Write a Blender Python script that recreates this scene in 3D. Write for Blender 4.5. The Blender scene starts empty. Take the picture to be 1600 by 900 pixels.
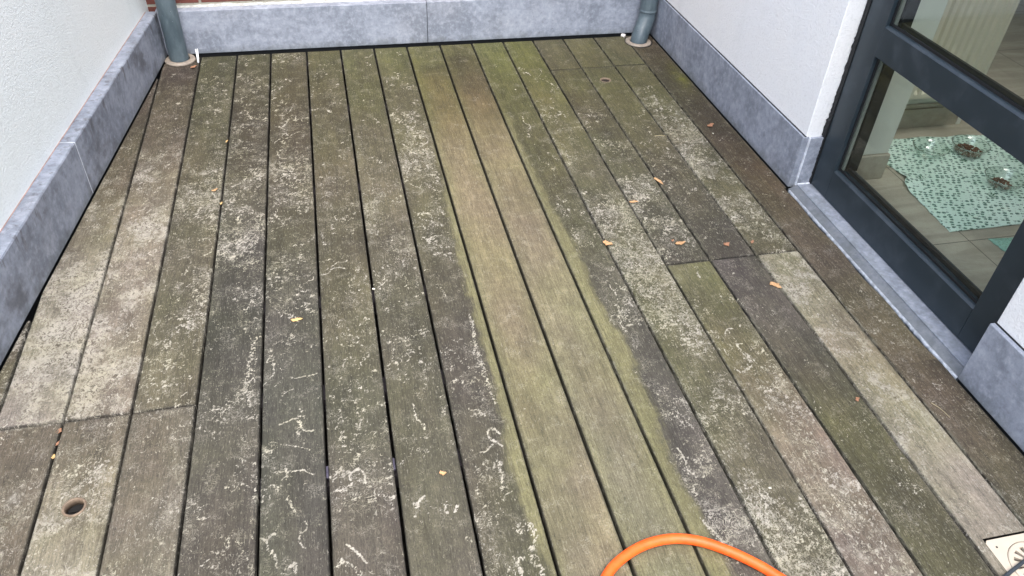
import bpy, bmesh, math, random
import numpy as np
from mathutils import Vector, Matrix
random.seed(7)
RNG = np.random.default_rng(11)
S = bpy.context.scene
COL = S.collection

# ------------------------------------------------------------------ camera
cam_d = bpy.data.cameras.new("camera")
cam = bpy.data.objects.new("camera", cam_d)
COL.objects.link(cam)
cam_d.sensor_width = 36.0
cam_d.lens = 1210.58 * 36.0 / 1600.0
cam_d.clip_start = 0.05
cam_d.clip_end = 500
Rr = Vector((0.9754486, -0.2165677, 0.03998083))
Ru = Vector((0.10897128, 0.6324053, 0.76693468))
Rf = Vector((0.19137737, 0.74374859, -0.64047852))
M = Matrix((Rr, Ru, -Rf)).transposed().to_4x4()
M.translation = Vector((0.868975, 0.0, 1.455798))
cam.matrix_world = M
S.camera = cam

# ------------------------------------------------------------------ world: bright overcast daylight
SUN_EL, SUN_AZ = math.radians(64), math.radians(176)      # azimuth clockwise from +Y
w = bpy.data.worlds.new("World"); S.world = w; w.use_nodes = True
wn = w.node_tree.nodes; wl = w.node_tree.links
bg = wn["Background"]
sky = wn.new("ShaderNodeTexSky"); sky.sky_type = 'NISHITA'; sky.sun_disc = False
sky.sun_elevation = SUN_EL; sky.sun_rotation = SUN_AZ
sky.air_density = 1.0; sky.dust_density = 3.0; sky.ozone_density = 1.0
hs = wn.new("ShaderNodeHueSaturation"); hs.inputs['Saturation'].default_value = 0.6
wl.new(sky.outputs[0], hs.inputs['Color']); wl.new(hs.outputs[0], bg.inputs[0])
bg.inputs[1].default_value = 0.15
sun_d = bpy.data.lights.new("sun", 'SUN'); sun_d.energy = 0.6; sun_d.angle = math.radians(45)
sun_d.color = (1.0, 0.965, 0.92)
sun = bpy.data.objects.new("sun", sun_d); COL.objects.link(sun)
sd = Vector((math.sin(SUN_AZ) * math.cos(SUN_EL), math.cos(SUN_AZ) * math.cos(SUN_EL), math.sin(SUN_EL)))
sun.rotation_euler = sd.to_track_quat('Z', 'Y').to_euler()
sun.location = (0, -3, 6)
S.view_settings.view_transform = 'Standard'; S.view_settings.look = 'None'
S.view_settings.gamma = 1.0; S.view_settings.exposure = 2.08
S.view_settings.use_curve_mapping = False
S.render.engine = 'CYCLES'
S.cycles.max_bounces = 12; S.cycles.transparent_max_bounces = 16

# ------------------------------------------------------------------ helpers
def s2l(c):
    c = np.asarray(c, float) / 255.0
    return np.where(c <= 0.04045, c / 12.92, ((c + 0.055) / 1.055) ** 2.4)
def C3(r, g, b, k=1.0):
    v = s2l((r, g, b)) * k
    return (float(v[0]), float(v[1]), float(v[2]), 1.0)

def tag(o, label=None, cat=None, group=None, kind=None):
    if label: o['label'] = label
    if cat: o['category'] = cat
    if group: o['group'] = group
    if kind: o['kind'] = kind
    return o
def empty(name, loc=(0, 0, 0)):
    o = bpy.data.objects.new(name, None); COL.objects.link(o)
    o.location = loc; o.empty_display_size = 0.05
    return o
def link(name, me, mat=None, parent=None):
    o = bpy.data.objects.new(name, me); COL.objects.link(o)
    if mat: me.materials.append(mat)
    if parent is not None:
        o.parent = parent
        p = parent; off = Vector((0, 0, 0))
        while p is not None:
            off += Vector(p.location); p = p.parent
        me.transform(Matrix.Translation(-off))      # world-built mesh, thing's base as origin
    return o
def from_bm(name, bm, mat=None, parent=None, smooth=False, origin=None):
    me = bpy.data.meshes.new(name)
    bmesh.ops.recalc_face_normals(bm, faces=bm.faces[:])
    bm.to_mesh(me); bm.free()
    if smooth:
        me.polygons.foreach_set('use_smooth', [True] * len(me.polygons))
    if origin is not None and parent is None:
        me.transform(Matrix.Translation(-Vector(origin)))
    o = link(name, me, mat, parent)
    if origin is not None and parent is None: o.location = origin
    return o
def box(bm, x0, x1, y0, y1, z0, z1, bev=0.0, seg=2):
    r = bmesh.ops.create_cube(bm, size=1.0)
    vs = r['verts']
    for v in vs:
        v.co = Vector((x0 + (v.co.x + .5) * (x1 - x0), y0 + (v.co.y + .5) * (y1 - y0), z0 + (v.co.z + .5) * (z1 - z0)))
    if bev > 0:
        es = list({e for v in vs for e in v.link_edges})
        bmesh.ops.bevel(bm, geom=es, offset=bev, segments=seg, affect='EDGES', profile=0.5)
    return vs
def prism_xz(bm, prof, y0, y1):
    """profile in (x,z), extruded along y"""
    a = [bm.verts.new((x, y0, z)) for x, z in prof]
    b = [bm.verts.new((x, y1, z)) for x, z in prof]
    n = len(prof)
    for i in range(n):
        bm.faces.new((a[i], a[(i + 1) % n], b[(i + 1) % n], b[i]))
    bm.faces.new(a[::-1]); bm.faces.new(b)
def lathe(bm, prof, c, seg=48, close=False):
    rings = []
    for r, z in prof:
        rings.append([bm.verts.new((c[0] + r * math.cos(2 * math.pi * i / seg), c[1] + r * math.sin(2 * math.pi * i / seg), c[2] + z)) for i in range(seg)])
    n = len(prof)
    for k in range(n if close else n - 1):
        A, B = rings[k], rings[(k + 1) % n]
        for i in range(seg):
            bm.faces.new((A[i], A[(i + 1) % seg], B[(i + 1) % seg], B[i]))
    return rings
def tube(bm, pts, r, seg=20, cap=True):
    pts = [Vector(p) for p in pts]
    rings = []; nrm = None
    for i, p in enumerate(pts):
        t = (pts[min(i + 1, len(pts) - 1)] - pts[max(i - 1, 0)]).normalized()
        if nrm is None:
            nrm = t.orthogonal().normalized()
        nrm = (nrm - t * nrm.dot(t)).normalized(); bi = t.cross(nrm)
        rr = r[i] if hasattr(r, '__len__') else r
        rings.append([bm.verts.new(p + (nrm * math.cos(2 * math.pi * k / seg) + bi * math.sin(2 * math.pi * k / seg)) * rr) for k in range(seg)])
    for a, b in zip(rings, rings[1:]):
        for k in range(seg):
            bm.faces.new((a[k], a[(k + 1) % seg], b[(k + 1) % seg], b[k]))
    if cap:
        bm.faces.new(rings[0][::-1]); bm.faces.new(rings[-1])
def spline(P, n=12):
    P = [Vector(p) for p in P]; out = []
    Q = [P[0] * 2 - P[1]] + P + [P[-1] * 2 - P[-2]]
    for i in range(1, len(Q) - 2):
        for k in range(n):
            t = k / n
            a, b, c, d = Q[i - 1], Q[i], Q[i + 1], Q[i + 2]
            out.append(0.5 * ((2 * b) + (c - a) * t + (2 * a - 5 * b + 4 * c - d) * t * t + (3 * b - a - 3 * c + d) * t ** 3))
    out.append(P[-1]); return out

# ------------------------------------------------------------------ node helpers
class N:
    def __init__(s, name):
        s.m = bpy.data.materials.new(name); s.m.use_nodes = True
        s.t = s.m.node_tree; s.n = s.t.nodes; s.l = s.t.links
        s.b = s.n["Principled BSDF"]; s.o = s.n["Material Output"]
        s.geo = None
    def new(s, t, **k):
        x = s.n.new(t)
        for a, v in k.items(): setattr(x, a, v)
        return x
    def put(s, sock, v):
        if isinstance(v, bpy.types.NodeSocket): s.l.new(v, sock)
        elif v is not None: sock.default_value = v
    def pos(s, scale=(1, 1, 1), rot=(0, 0, 0), off=None):
        if s.geo is None: s.geo = s.new("ShaderNodeNewGeometry")
        src = s.geo.outputs['Position']
        if off is not None:
            a = s.new("ShaderNodeVectorMath", operation='ADD'); s.l.new(src, a.inputs[0]); s.l.new(off, a.inputs[1]); src = a.outputs[0]
        mp = s.new("ShaderNodeMapping"); mp.inputs['Scale'].default_value = scale; mp.inputs['Rotation'].default_value = rot
        s.l.new(src, mp.inputs[0]); return mp.outputs[0]
    def noise(s, vec, scale, detail=4, rough=0.55, dist=0.0):
        x = s.new("ShaderNodeTexNoise"); s.l.new(vec, x.inputs['Vector'])
        x.inputs['Scale'].default_value = scale; x.inputs['Detail'].default_value = detail
        x.inputs['Roughness'].default_value = rough; x.inputs['Distortion'].default_value = dist
        return x.outputs['Fac']
    def voro(s, vec, scale, feature='F1', rnd=1.0, out='Distance'):
        x = s.new("ShaderNodeTexVoronoi", feature=feature); s.l.new(vec, x.inputs['Vector'])
        x.inputs['Scale'].default_value = scale; x.inputs['Randomness'].default_value = rnd
        return x.outputs[out]
    def math(s, op, a, b=None, c=None, clamp=False):
        x = s.new("ShaderNodeMath", operation=op); x.use_clamp = clamp
        s.put(x.inputs[0], a); s.put(x.inputs[1], b)
        if c is not None: s.put(x.inputs[2], c)
        return x.outputs[0]
    def rng(s, v, a, b, c=0.0, d=1.0, smooth=True):
        x = s.new("ShaderNodeMapRange"); x.interpolation_type = 'SMOOTHSTEP' if smooth else 'LINEAR'
        s.put(x.inputs[0], v); s.put(x.inputs[1], a); s.put(x.inputs[2], b); s.put(x.inputs[3], c); s.put(x.inputs[4], d)
        return x.outputs[0]
    def mix(s, f, a, b, mode='MIX'):
        x = s.new("ShaderNodeMix", data_type='RGBA', blend_type=mode)
        s.put(x.inputs[0], f); s.put(x.inputs[6], a); s.put(x.inputs[7], b); return x.outputs[2]
    def attr(s, name, out='Fac'):
        x = s.new("ShaderNodeAttribute", attribute_name=name); return x.outputs[out]
    def bump(s, h, dist=0.001, strength=1.0, nrm=None):
        x = s.new("ShaderNodeBump"); x.inputs['Distance'].default_value = dist; x.inputs['Strength'].default_value = strength
        s.put(x.inputs['Height'], h)
        if nrm is not None: s.l.new(nrm, x.inputs['Normal'])
        s.l.new(x.outputs[0], s.b.inputs['Normal']); return x.outputs[0]
    def fin(s, col=None, rough=None, spec=None, metal=None):
        s.put(s.b.inputs['Base Color'], col); s.put(s.b.inputs['Roughness'], rough)
        s.put(s.b.inputs['Specular IOR Level'], spec); s.put(s.b.inputs['Metallic'], metal)
        return s.m

# ------------------------------------------------------------------ materials
KW = 0.56      # albedo scale of the weathered timber
def mat_timber():
    m = N("weathered_timber")
    tint = m.attr('tint', 'Color'); fl = m.attr('flake'); D = m.attr('trail'); bid = m.attr('bid'); edge = m.attr('edge')
    off = m.new("ShaderNodeCombineXYZ"); m.l.new(m.math('MULTIPLY', bid, 3.17), off.inputs[0]); m.l.new(m.math('MULTIPLY', bid, 7.31), off.inputs[1]); m.l.new(bid, off.inputs[2])
    off = off.outputs[0]
    p = m.pos(off=off)
    pg = m.pos((1, 0.055, 1), off=off)
    pf = m.pos((1, 0.55, 1), off=off)
    grain = m.noise(pg, 330, 4, 0.65)
    grain2 = m.noise(pg, 70, 3, 0.6, 0.8)
    fine = m.noise(pf, 420, 3, 0.65)
    mott = m.noise(p, 38, 5, 0.62)
    mult = m.math('MULTIPLY', m.rng(grain, 0.25, 0.75, 0.62, 1.38, False), m.rng(grain2, 0.25, 0.75, 0.78, 1.22, False))
    mult = m.math('MULTIPLY', mult, m.rng(fine, 0.25, 0.75, 0.68, 1.32, False))
    mult = m.math('MULTIPLY', mult, m.rng(mott, 0.25, 0.75, 0.80, 1.2, False))
    base = m.mix(1.0, tint, mult, 'MULTIPLY')
    # hue shift, green algae / brown
    hue = m.noise(p, 9, 4, 0.6)
    base = m.mix(m.rng(hue, 0.5, 0.8, 0, 0.35), base, m.mix(1.0, base, (0.96, 1.02, 0.82, 1), 'MULTIPLY'))
    # dark mildew specks
    dk = m.noise(pf, 160, 5, 0.7)
    base = m.mix(m.math('MULTIPLY', m.rng(dk, 0.53, 0.66), 0.6), base, m.mix(1.0, base, (0.45, 0.45, 0.47, 1), 'MULTIPLY'))
    # pale flaking: fine flakes, worm-like marks, grazed trails
    pw = m.pos((1, 0.6, 1), off=off)
    n2 = m.noise(pw, 150, 6, 0.68, 0.9)
    cl = m.noise(p, 22, 4, 0.6)
    dens = m.math('MULTIPLY', fl, m.rng(cl, 0.3, 0.66, 0.35, 1.25, False))
    thr = m.math('SUBTRACT', 0.66, m.math('MULTIPLY', dens, 0.225))
    f1 = m.rng(n2, thr, m.math('ADD', thr, 0.055))
    f1 = m.math('MULTIPLY', f1, m.rng(dens, 0.0, 0.12))
    td = m.attr('tdens')
    wv = m.noise(p, 44, 3, 0.55, 1.5)
    worm = m.rng(m.math('ABSOLUTE', m.math('SUBTRACT', wv, 0.5)), 0.028, 0.012)
    wm = m.noise(p, 36, 4, 0.6)
    wthr = m.math('SUBTRACT', 0.68, m.math('MULTIPLY', td, 0.25))
    worm = m.math('MULTIPLY', worm, m.rng(wm, wthr, m.math('ADD', wthr, 0.05)))
    wv2 = m.noise(pf, 95, 4, 0.6, 1.3)
    worm2 = m.rng(m.math('ABSOLUTE', m.math('SUBTRACT', wv2, 0.53)), 0.036, 0.014)
    wm2 = m.noise(p, 55, 4, 0.6)
    wthr2 = m.math('SUBTRACT', 0.68, m.math('MULTIPLY', m.math('MAXIMUM', td, m.math('MULTIPLY', dens, 0.8)), 0.20))
    worm = m.math('MAXIMUM', worm, m.math('MULTIPLY', worm2, m.rng(wm2, wthr2, m.math('ADD', wthr2, 0.04))))
    jag = m.math('ADD', m.math('MULTIPLY', m.math('SUBTRACT', m.noise(pf, 260, 4, 0.7), 0.5), 3.2), m.math('MULTIPLY', m.math('SUBTRACT', m.noise(p, 100, 3, 0.6), 0.5), 3.6))
    tr = m.rng(m.math('ADD', D, jag), 0.35, -0.75)
    fk = m.noise(m.pos((1, 0.22, 1), off=off), 300, 3, 0.6)
    fleck = m.math('MULTIPLY', m.rng(fk, 0.575, 0.66), m.math('ADD', 0.20, m.math('MULTIPLY', dens, 0.5)))
    pale = m.math('MAXIMUM', fleck, m.math('MAXIMUM', m.math('MULTIPLY', f1, 0.8), m.math('MAXIMUM', m.math('MULTIPLY', worm, 0.9), tr)))
    op = m.math('MULTIPLY', m.rng(m.noise(p, 95, 4, 0.6), 0.3, 0.58, 0.6, 1.0), m.rng(fine, 0.28, 0.6, 0.8, 1.0))
    # old, fainter grazing filigree between the fresh marks
    ov = m.noise(p, 70, 3, 0.55, 2.0)
    old = m.rng(m.math('ABSOLUTE', m.math('SUBTRACT', ov, 0.5)), 0.035, 0.012)
    ow = m.noise(p, 19, 4, 0.6)
    old = m.math('MULTIPLY', old, m.rng(m.math('ADD', ow, m.math('MULTIPLY', m.math('MAXIMUM', td, dens), 0.16)), 0.54, 0.66, 0.0, 0.34))
    age = m.rng(m.noise(p, 16, 3, 0.6), 0.36, 0.60, 0.68, 1.0)
    pale = m.math('MULTIPLY', m.math('MULTIPLY', pale, op), age)
    pale = m.math('MAXIMUM', pale, old)
    pc = m.mix(m.rng(hue, 0.38, 0.65), C3(229, 222, 207, KW), C3(226, 219, 194, KW))
    pc = m.mix(0.10, pc, tint)
    col = m.mix(m.math('MULTIPLY', pale, 0.92), base, pc)
    # heavily eroded boards: bleached crust broken by small dark gouges
    cr = m.math('ADD', m.noise(m.pos((1, 0.75, 1), off=off), 120, 7, 0.74, 1.0), m.math('MULTIPLY', m.math('SUBTRACT', m.noise(p, 17, 4, 0.6), 0.5), 0.20))
    crust = m.mix(m.rng(cr, 0.41, 0.53), m.mix(1.0, tint, (0.50, 0.47, 0.44, 1), 'MULTIPLY'), m.mix(0.22, pc, tint))
    crw = m.math('MULTIPLY', m.rng(m.math('ADD', fl, m.math('MULTIPLY', m.math('SUBTRACT', cl, 0.5), 1.2)), 0.50, 0.95), 0.80)
    col = m.mix(crw, col, crust)
    # rubbed arris along the board edges
    ed = m.math('MULTIPLY', edge, m.rng(m.noise(m.pos((1, 0.3, 1), off=off), 120, 4, 0.6), 0.42, 0.62))
    col = m.mix(m.math('MULTIPLY', ed, 0.5), col, C3(160, 156, 136, KW))
    h = m.math('ADD', m.math('MULTIPLY', grain, 0.5), m.math('ADD', m.math('MULTIPLY', fine, 0.4), m.math('ADD', m.math('MULTIPLY', pale, 0.45), m.math('MULTIPLY', m.math('MULTIPLY', cr, crw), 2.2))))
    m.bump(h, 0.0015, 0.9)
    return m.fin(col, m.rng(mott, 0.3, 0.7, 0.72, 0.9), 0.3)

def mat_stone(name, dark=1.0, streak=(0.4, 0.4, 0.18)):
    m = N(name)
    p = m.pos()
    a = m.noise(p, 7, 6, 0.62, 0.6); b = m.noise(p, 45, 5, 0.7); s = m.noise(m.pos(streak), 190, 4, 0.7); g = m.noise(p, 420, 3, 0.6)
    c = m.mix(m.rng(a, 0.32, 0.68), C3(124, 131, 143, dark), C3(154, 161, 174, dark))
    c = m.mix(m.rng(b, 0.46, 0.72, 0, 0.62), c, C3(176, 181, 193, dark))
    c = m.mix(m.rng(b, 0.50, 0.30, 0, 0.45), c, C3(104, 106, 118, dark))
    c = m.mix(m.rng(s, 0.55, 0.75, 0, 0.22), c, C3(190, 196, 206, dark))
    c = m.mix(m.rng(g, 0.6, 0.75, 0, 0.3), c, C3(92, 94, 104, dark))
    warm = m.noise(p, 3.1, 3, 0.5)
    c = m.mix(m.rng(warm, 0.5, 0.75, 0, 0.3), c, m.mix(1.0, c, (1.06, 0.99, 0.90, 1), 'MULTIPLY'))
    spz = m.new("ShaderNodeSeparateXYZ"); m.l.new(m.geo.outputs['Position'], spz.inputs[0])
    spl = m.noise(m.pos((1, 1, 0.5)), 24, 5, 0.65)      # splash dirt at the foot
    c = m.mix(m.math('MULTIPLY', m.rng(m.math('ADD', spz.outputs[2], m.math('MULTIPLY', m.math('SUBTRACT', spl, 0.5), 0.10)), 0.045, 0.0), 0.38), c, C3(86, 90, 84))
    pit = m.voro(p, 38)
    c = m.mix(m.rng(pit, 0.075, 0.03, 0, 0.6), c, C3(80, 82, 92, dark))
    m.bump(m.math('ADD', b, m.math('MULTIPLY', g, 0.6)), 0.0007, 0.6)
    return m, c, p
def mat_stone_plain():
    m, c, p = mat_stone("blue_limestone", 0.90); return m.fin(c, 0.62, 0.35)
def mat_stone_stained():
    # left plinth: dirty runs below the top arris and damp stains (marks with their own shape)
    m, c, p = mat_stone("blue_limestone_stained", 0.80, (0.5, 0.5, 0.12))
    sep = m.new("ShaderNodeSeparateXYZ"); m.l.new(m.geo.outputs['Position'], sep.inputs[0])
    z = sep.outputs[2]
    run = m.noise(m.pos((1, 1, 0.28)), 34, 4, 0.65)
    band = m.math('MULTIPLY', m.rng(z, 0.11, 0.185), m.rng(z, 0.2, 0.193))
    c = m.mix(m.math('MULTIPLY', m.math('MULTIPLY', m.rng(run, 0.54, 0.68), band), 0.75), c, C3(70, 66, 66))
    st = m.noise(m.pos((1, 1, 1.3)), 6.5, 5, 0.6)
    c = m.mix(m.rng(st, 0.50, 0.70, 0, 0.7), c, C3(72, 72, 76))
    return m.fin(c, 0.62, 0.35)
def mat_render(name, col, warm):
    m = N(name); p = m.pos()
    a = m.noise(p, 135, 4, 0.65); v = m.voro(p, 210); big = m.noise(p, 1.6, 4, 0.6); f = m.noise(p, 600, 2, 0.5)
    c = m.mix(m.rng(big, 0.35, 0.7, 0, 0.5), col, warm)
    c = m.mix(m.rng(a, 0.5, 0.3, 0, 0.16), c, C3(150, 152, 152))
    dr_ = m.noise(m.pos((1, 1, 0.12)), 9, 4, 0.6)
    c = m.mix(m.rng(dr_, 0.52, 0.75, 0, 0.10), c, C3(150, 155, 150))
    h = m.math('ADD', m.math('MULTIPLY', a, 1.0), m.math('ADD', m.math('MULTIPLY', v, 0.3), m.math('MULTIPLY', f, 0.3)))
    m.bump(h, 0.0034, 0.75)
    return m.fin(c, 0.9, 0.2)
def mat_paint(name, col, rough=0.38, dust=0.3):
    m = N(name); p = m.pos()
    d = m.noise(p, 14, 5, 0.65); f = m.noise(p, 700, 2, 0.5)
    c = m.mix(m.rng(d, 0.45, 0.75, 0, dust * 0.3), col, C3(120, 128, 136))
    m.bump(f, 0.0002, 0.35)
    return m.fin(c, m.rng(d, 0.3, 0.7, rough, rough + 0.12), 0.5)
def mat_simple(name, col, rough=0.5, var=0.15, scale=60, spec=0.4, metal=0.0, bump=0.0002):
    m = N(name); p = m.pos()
    a = m.noise(p, scale, 4, 0.6)
    c = m.mix(m.rng(a, 0.3, 0.7, 0, 1), tuple(x * (1 - var) for x in col[:3]) + (1,), tuple(min(1, x * (1 + var)) for x in col[:3]) + (1,))
    m.bump(a, bump, 0.5)
    return m.fin(c, rough, spec, metal)
def mat_glass(name, tint, ior=1.5, extra=0.0):
    m = N(name)
    tr = m.new("ShaderNodeBsdfTransparent"); tr.inputs[0].default_value = tint
    gl = m.new("ShaderNodeBsdfGlossy"); gl.inputs['Roughness'].default_value = 0.01 if "bowl" not in name else 0.12; gl.inputs[0].default_value = (1, 1, 1, 1)
    gg = m.new("ShaderNodeNewGeometry"); dt_ = m.new("ShaderNodeVectorMath", operation='DOT_PRODUCT')
    m.l.new(gg.outputs['Normal'], dt_.inputs[0]); m.l.new(gg.outputs['Incoming'], dt_.inputs[1])
    c1 = m.math('SUBTRACT', 1.0, m.math('ABSOLUTE', dt_.outputs['Value']), clamp=True)
    f0 = ((ior - 1) / (ior + 1)) ** 2
    fr_ = m.math('ADD', f0, m.math('MULTIPLY', 1 - f0, m.math('POWER', c1, 5.0)))
    mx = m.new("ShaderNodeMixShader")
    m.l.new(m.math('ADD', fr_, extra, clamp=True), mx.inputs[0]); m.l.new(tr.outputs[0], mx.inputs[1]); m.l.new(gl.outputs[0], mx.inputs[2])
    m.l.new(mx.outputs[0], m.o.inputs[0]); return m.m

TIMBER = mat_timber()
STONE = mat_stone_plain(); STONE_ST = mat_stone_stained()
RENDER_L = mat_render("white_render_cool", C3(224, 230, 229), C3(230, 233, 230))
RENDER_R = mat_render("white_render", C3(228, 230, 232), C3(234, 233, 229))
ANTHRACITE = mat_paint("anthracite_paint", C3(34, 45, 52), 0.34)
GASKET = mat_simple("black_rubber", C3(22, 24, 26), 0.6)
SPACER = mat_simple("glass_spacer_aluminium", C3(150, 152, 146), 0.35, 0.05, metal=0.3)
GLASS = mat_glass("door_glass", (0.94, 0.975, 0.955, 1), 1.5)
BOWLGLASS = mat_glass("bowl_glass", (0.93, 0.96, 0.95, 1), 1.5, 0.03)
MORTAR_W = mat_simple("pale_sealant", C3(205, 210, 218), 0.8, 0.2, 90, bump=0.001)
DARKSOIL = mat_simple("dark_void_soil", C3(38, 35, 32), 0.95, 0.4, 30)
JOIST = mat_simple("dark_joist_timber", C3(40, 36, 40), 0.9, 0.3, 50)

def mat_zinc():
    m = N("patinated_zinc"); p = m.pos((1, 1, 0.35))
    a = m.noise(p, 26, 5, 0.6, 0.4); b = m.noise(p, 130, 3, 0.6)
    c = m.mix(m.rng(a, 0.3, 0.7), C3(68, 81, 88), C3(90, 103, 109))
    c = m.mix(m.rng(b, 0.55, 0.8, 0, 0.35), c, C3(128, 140, 142))
    w_ = m.voro(m.pos(), 60)
    c = m.mix(m.rng(w_, 0.07, 0.03, 0, 0.7), c, C3(190, 196, 196))
    return m.fin(c, m.rng(a, 0.3, 0.7, 0.4, 0.55), 0.5, 0.0)
ZINC = mat_zinc()
COLLAR = mat_simple("cream_plastic_collar", C3(138, 128, 116), 0.55, 0.18, 45)

def mat_brick():
    m = N("red_brick"); p = m.pos()
    sep = m.new("ShaderNodeSeparateXYZ"); m.l.new(p, sep.inputs[0]); cb = m.new("ShaderNodeCombineXYZ")
    m.l.new(sep.outputs[0], cb.inputs[0]); m.l.new(m.math('ADD', sep.outputs[2], -0.2055), cb.inputs[1])
    br = m.new("ShaderNodeTexBrick"); m.l.new(cb.outputs[0], br.inputs['Vector'])
    br.inputs['Scale'].default_value = 1.0; br.inputs['Brick Width'].default_value = 0.222; br.inputs['Row Height'].default_value = 0.062
    br.inputs['Mortar Size'].default_value = 0.006; br.inputs['Mortar Smooth'].default_value = 0.2
    br.inputs['Color1'].default_value = C3(104, 62, 55); br.inputs['Color2'].default_value = C3(124, 80, 70); br.inputs['Mortar'].default_value = C3(150, 148, 136)
    n = m.noise(p, 60, 5, 0.7)
    c = m.mix(m.rng(n, 0.45, 0.75, 0, 0.6), br.outputs[0], C3(92, 62, 56)); c = m.mix(m.rng(n, 0.42, 0.25, 0, 0.5), c, C3(176, 150, 136))
    m.bump(m.math('ADD', m.math('MULTIPLY', br.outputs['Fac'], -1.0), m.math('MULTIPLY', n, 0.5)), 0.004, 0.8)
    return m.fin(c, 0.9, 0.2)
BRICK = mat_brick()

def mat_tile():
    m = N("beige_floor_tile"); p = m.pos()
    a = m.noise(m.pos((0.45, 2.2, 1)), 7, 5, 0.6, 0.8); b = m.noise(p, 60, 4, 0.6)
    c = m.mix(m.rng(a, 0.35, 0.7), C3(158, 151, 136), C3(182, 175, 160)); c = m.mix(m.rng(b, 0.45, 0.75, 0, 0.25), c, C3(138, 130, 116))
    sep = m.new("ShaderNodeSeparateXYZ"); m.l.new(p, sep.inputs[0])
    fx = m.math('ABSOLUTE', m.math('SUBTRACT', m.math('FRACT', m.math('DIVIDE', m.math('ADD', sep.outputs[0], -2.817 + 6.0), 0.600)), 0.5))
    fy = m.math('ABSOLUTE', m.math('SUBTRACT', m.math('FRACT', m.math('DIVIDE', m.math('ADD', sep.outputs[1], -1.648 + 4.6), 0.460)), 0.5))
    g = m.math('MAXIMUM', m.rng(fx, 0.4965, 0.4985), m.rng(fy, 0.4955, 0.498))
    c = m.mix(g, c, C3(86, 80, 72))
    m.bump(m.math('MULTIPLY', g, -1), 0.001, 0.6)
    return m.fin(c, 0.42, 0.4)
TILE = mat_tile()
WHITEIN = mat_simple("interior_plaster", C3(214, 216, 206), 0.85, 0.03, 8)
RADIATOR = mat_simple("cream_radiator_enamel", C3(206, 200, 182), 0.35, 0.02, 10)

def mat_cloth():
    m = N("mint_printed_cloth"); p = m.pos(rot=(0, 0, 0.35))
    pw = m.noise(m.pos(), 260, 2, 0.5)
    v = m.voro(m.pos((1, 1.35, 0), (0, 0, 0.35)), 50, rnd=0.45)
    leaf = m.rng(m.math('ADD', v, m.math('MULTIPLY', m.math('SUBTRACT', pw, 0.5), 0.75)), 0.41, 0.32)
    v2 = m.voro(m.pos((1, 1, 0)), 11.5, rnd=0.65)
    ring = m.math('MULTIPLY', m.rng(v2, 0.21, 0.16), m.rng(m.noise(m.pos(), 190, 2, 0.5), 0.50, 0.56))
    c = m.mix(m.rng(m.noise(p, 5, 3), 0.3, 0.7), C3(208, 232, 220), C3(222, 242, 232))
    c = m.mix(m.math('MULTIPLY', leaf, 0.9), c, C3(42, 98, 80)); c = m.mix(ring, c, C3(30, 96, 62))
    m.bump(m.noise(p, 22, 3, 0.5), 0.003, 0.5)
    return m.fin(c, 0.55, 0.3)
CLOTH = mat_cloth()
CLOTH2 = mat_simple("mint_woven_mat", C3(140, 182, 166), 0.8, 0.2, 140, bump=0.001)
KIBBLE = mat_simple("brown_kibble", C3(96, 62, 44), 0.8, 0.25, 90)
def mat_hose():
    m = N("orange_rubber"); p = m.pos()
    a = m.noise(p, 35, 5, 0.65); b = m.noise(m.pos((0.25, 1, 1)), 260, 3, 0.6)
    c = m.mix(m.rng(a, 0.3, 0.7), C3(230, 84, 24), C3(244, 100, 34))
    c = m.mix(m.rng(m.math('ADD', m.math('MULTIPLY', a, 0.5), m.math('MULTIPLY', b, 0.5)), 0.53, 0.62, 0, 0.35), c, C3(170, 88, 56))
    m.bump(b, 0.0005, 0.5)
    return m.fin(c, 0.45, 0.4)
HOSE = mat_hose()
CABLE = mat_simple("dark_cable_sheath", C3(52, 58, 64), 0.5, 0.1)
GRATE = mat_simple("cream_painted_plastic", C3(192, 180, 162), 0.45, 0.05, 30)
LEAF_O = mat_simple("dry_leaf_orange", C3(172, 136, 98), 0.8, 0.22, 160)
LEAF_P = mat_simple("dry_leaf_pale", C3(186, 154, 104), 0.8, 0.15, 160)
LEAF_R = mat_simple("dry_leaf_russet", C3(142, 104, 80), 0.8, 0.25, 160)
RING = mat_simple("dull_brass_ring", C3(120, 104, 88), 0.5, 0.2, 80, metal=0.2)
SILL = None

# ------------------------------------------------------------------ numpy noise and key tables for the timber
def vnoise(x, y, seed):
    r = np.random.default_rng(seed).random((256, 256))
    xi = np.floor(x).astype(int); yi = np.floor(y).astype(int)
    fx = x - xi; fy = y - yi; fx = fx * fx * (3 - 2 * fx); fy = fy * fy * (3 - 2 * fy)
    a = r[yi % 256, xi % 256]; b = r[yi % 256, (xi + 1) % 256]; c = r[(yi + 1) % 256, xi % 256]; d = r[(yi + 1) % 256, (xi + 1) % 256]
    return (a * (1 - fx) + b * fx) * (1 - fy) + (c * (1 - fx) + d * fx) * fy
def fbm(x, y, f, seed, octv=4, sy=1.0):
    s = 0; a = 0.5; t = 0
    for o in range(octv):
        s = s + a * vnoise(x * f + 13.7 * o, y * f * sy + 7.9 * o, seed + o); t += a; a *= 0.55; f *= 2.03
    return s / t

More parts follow.
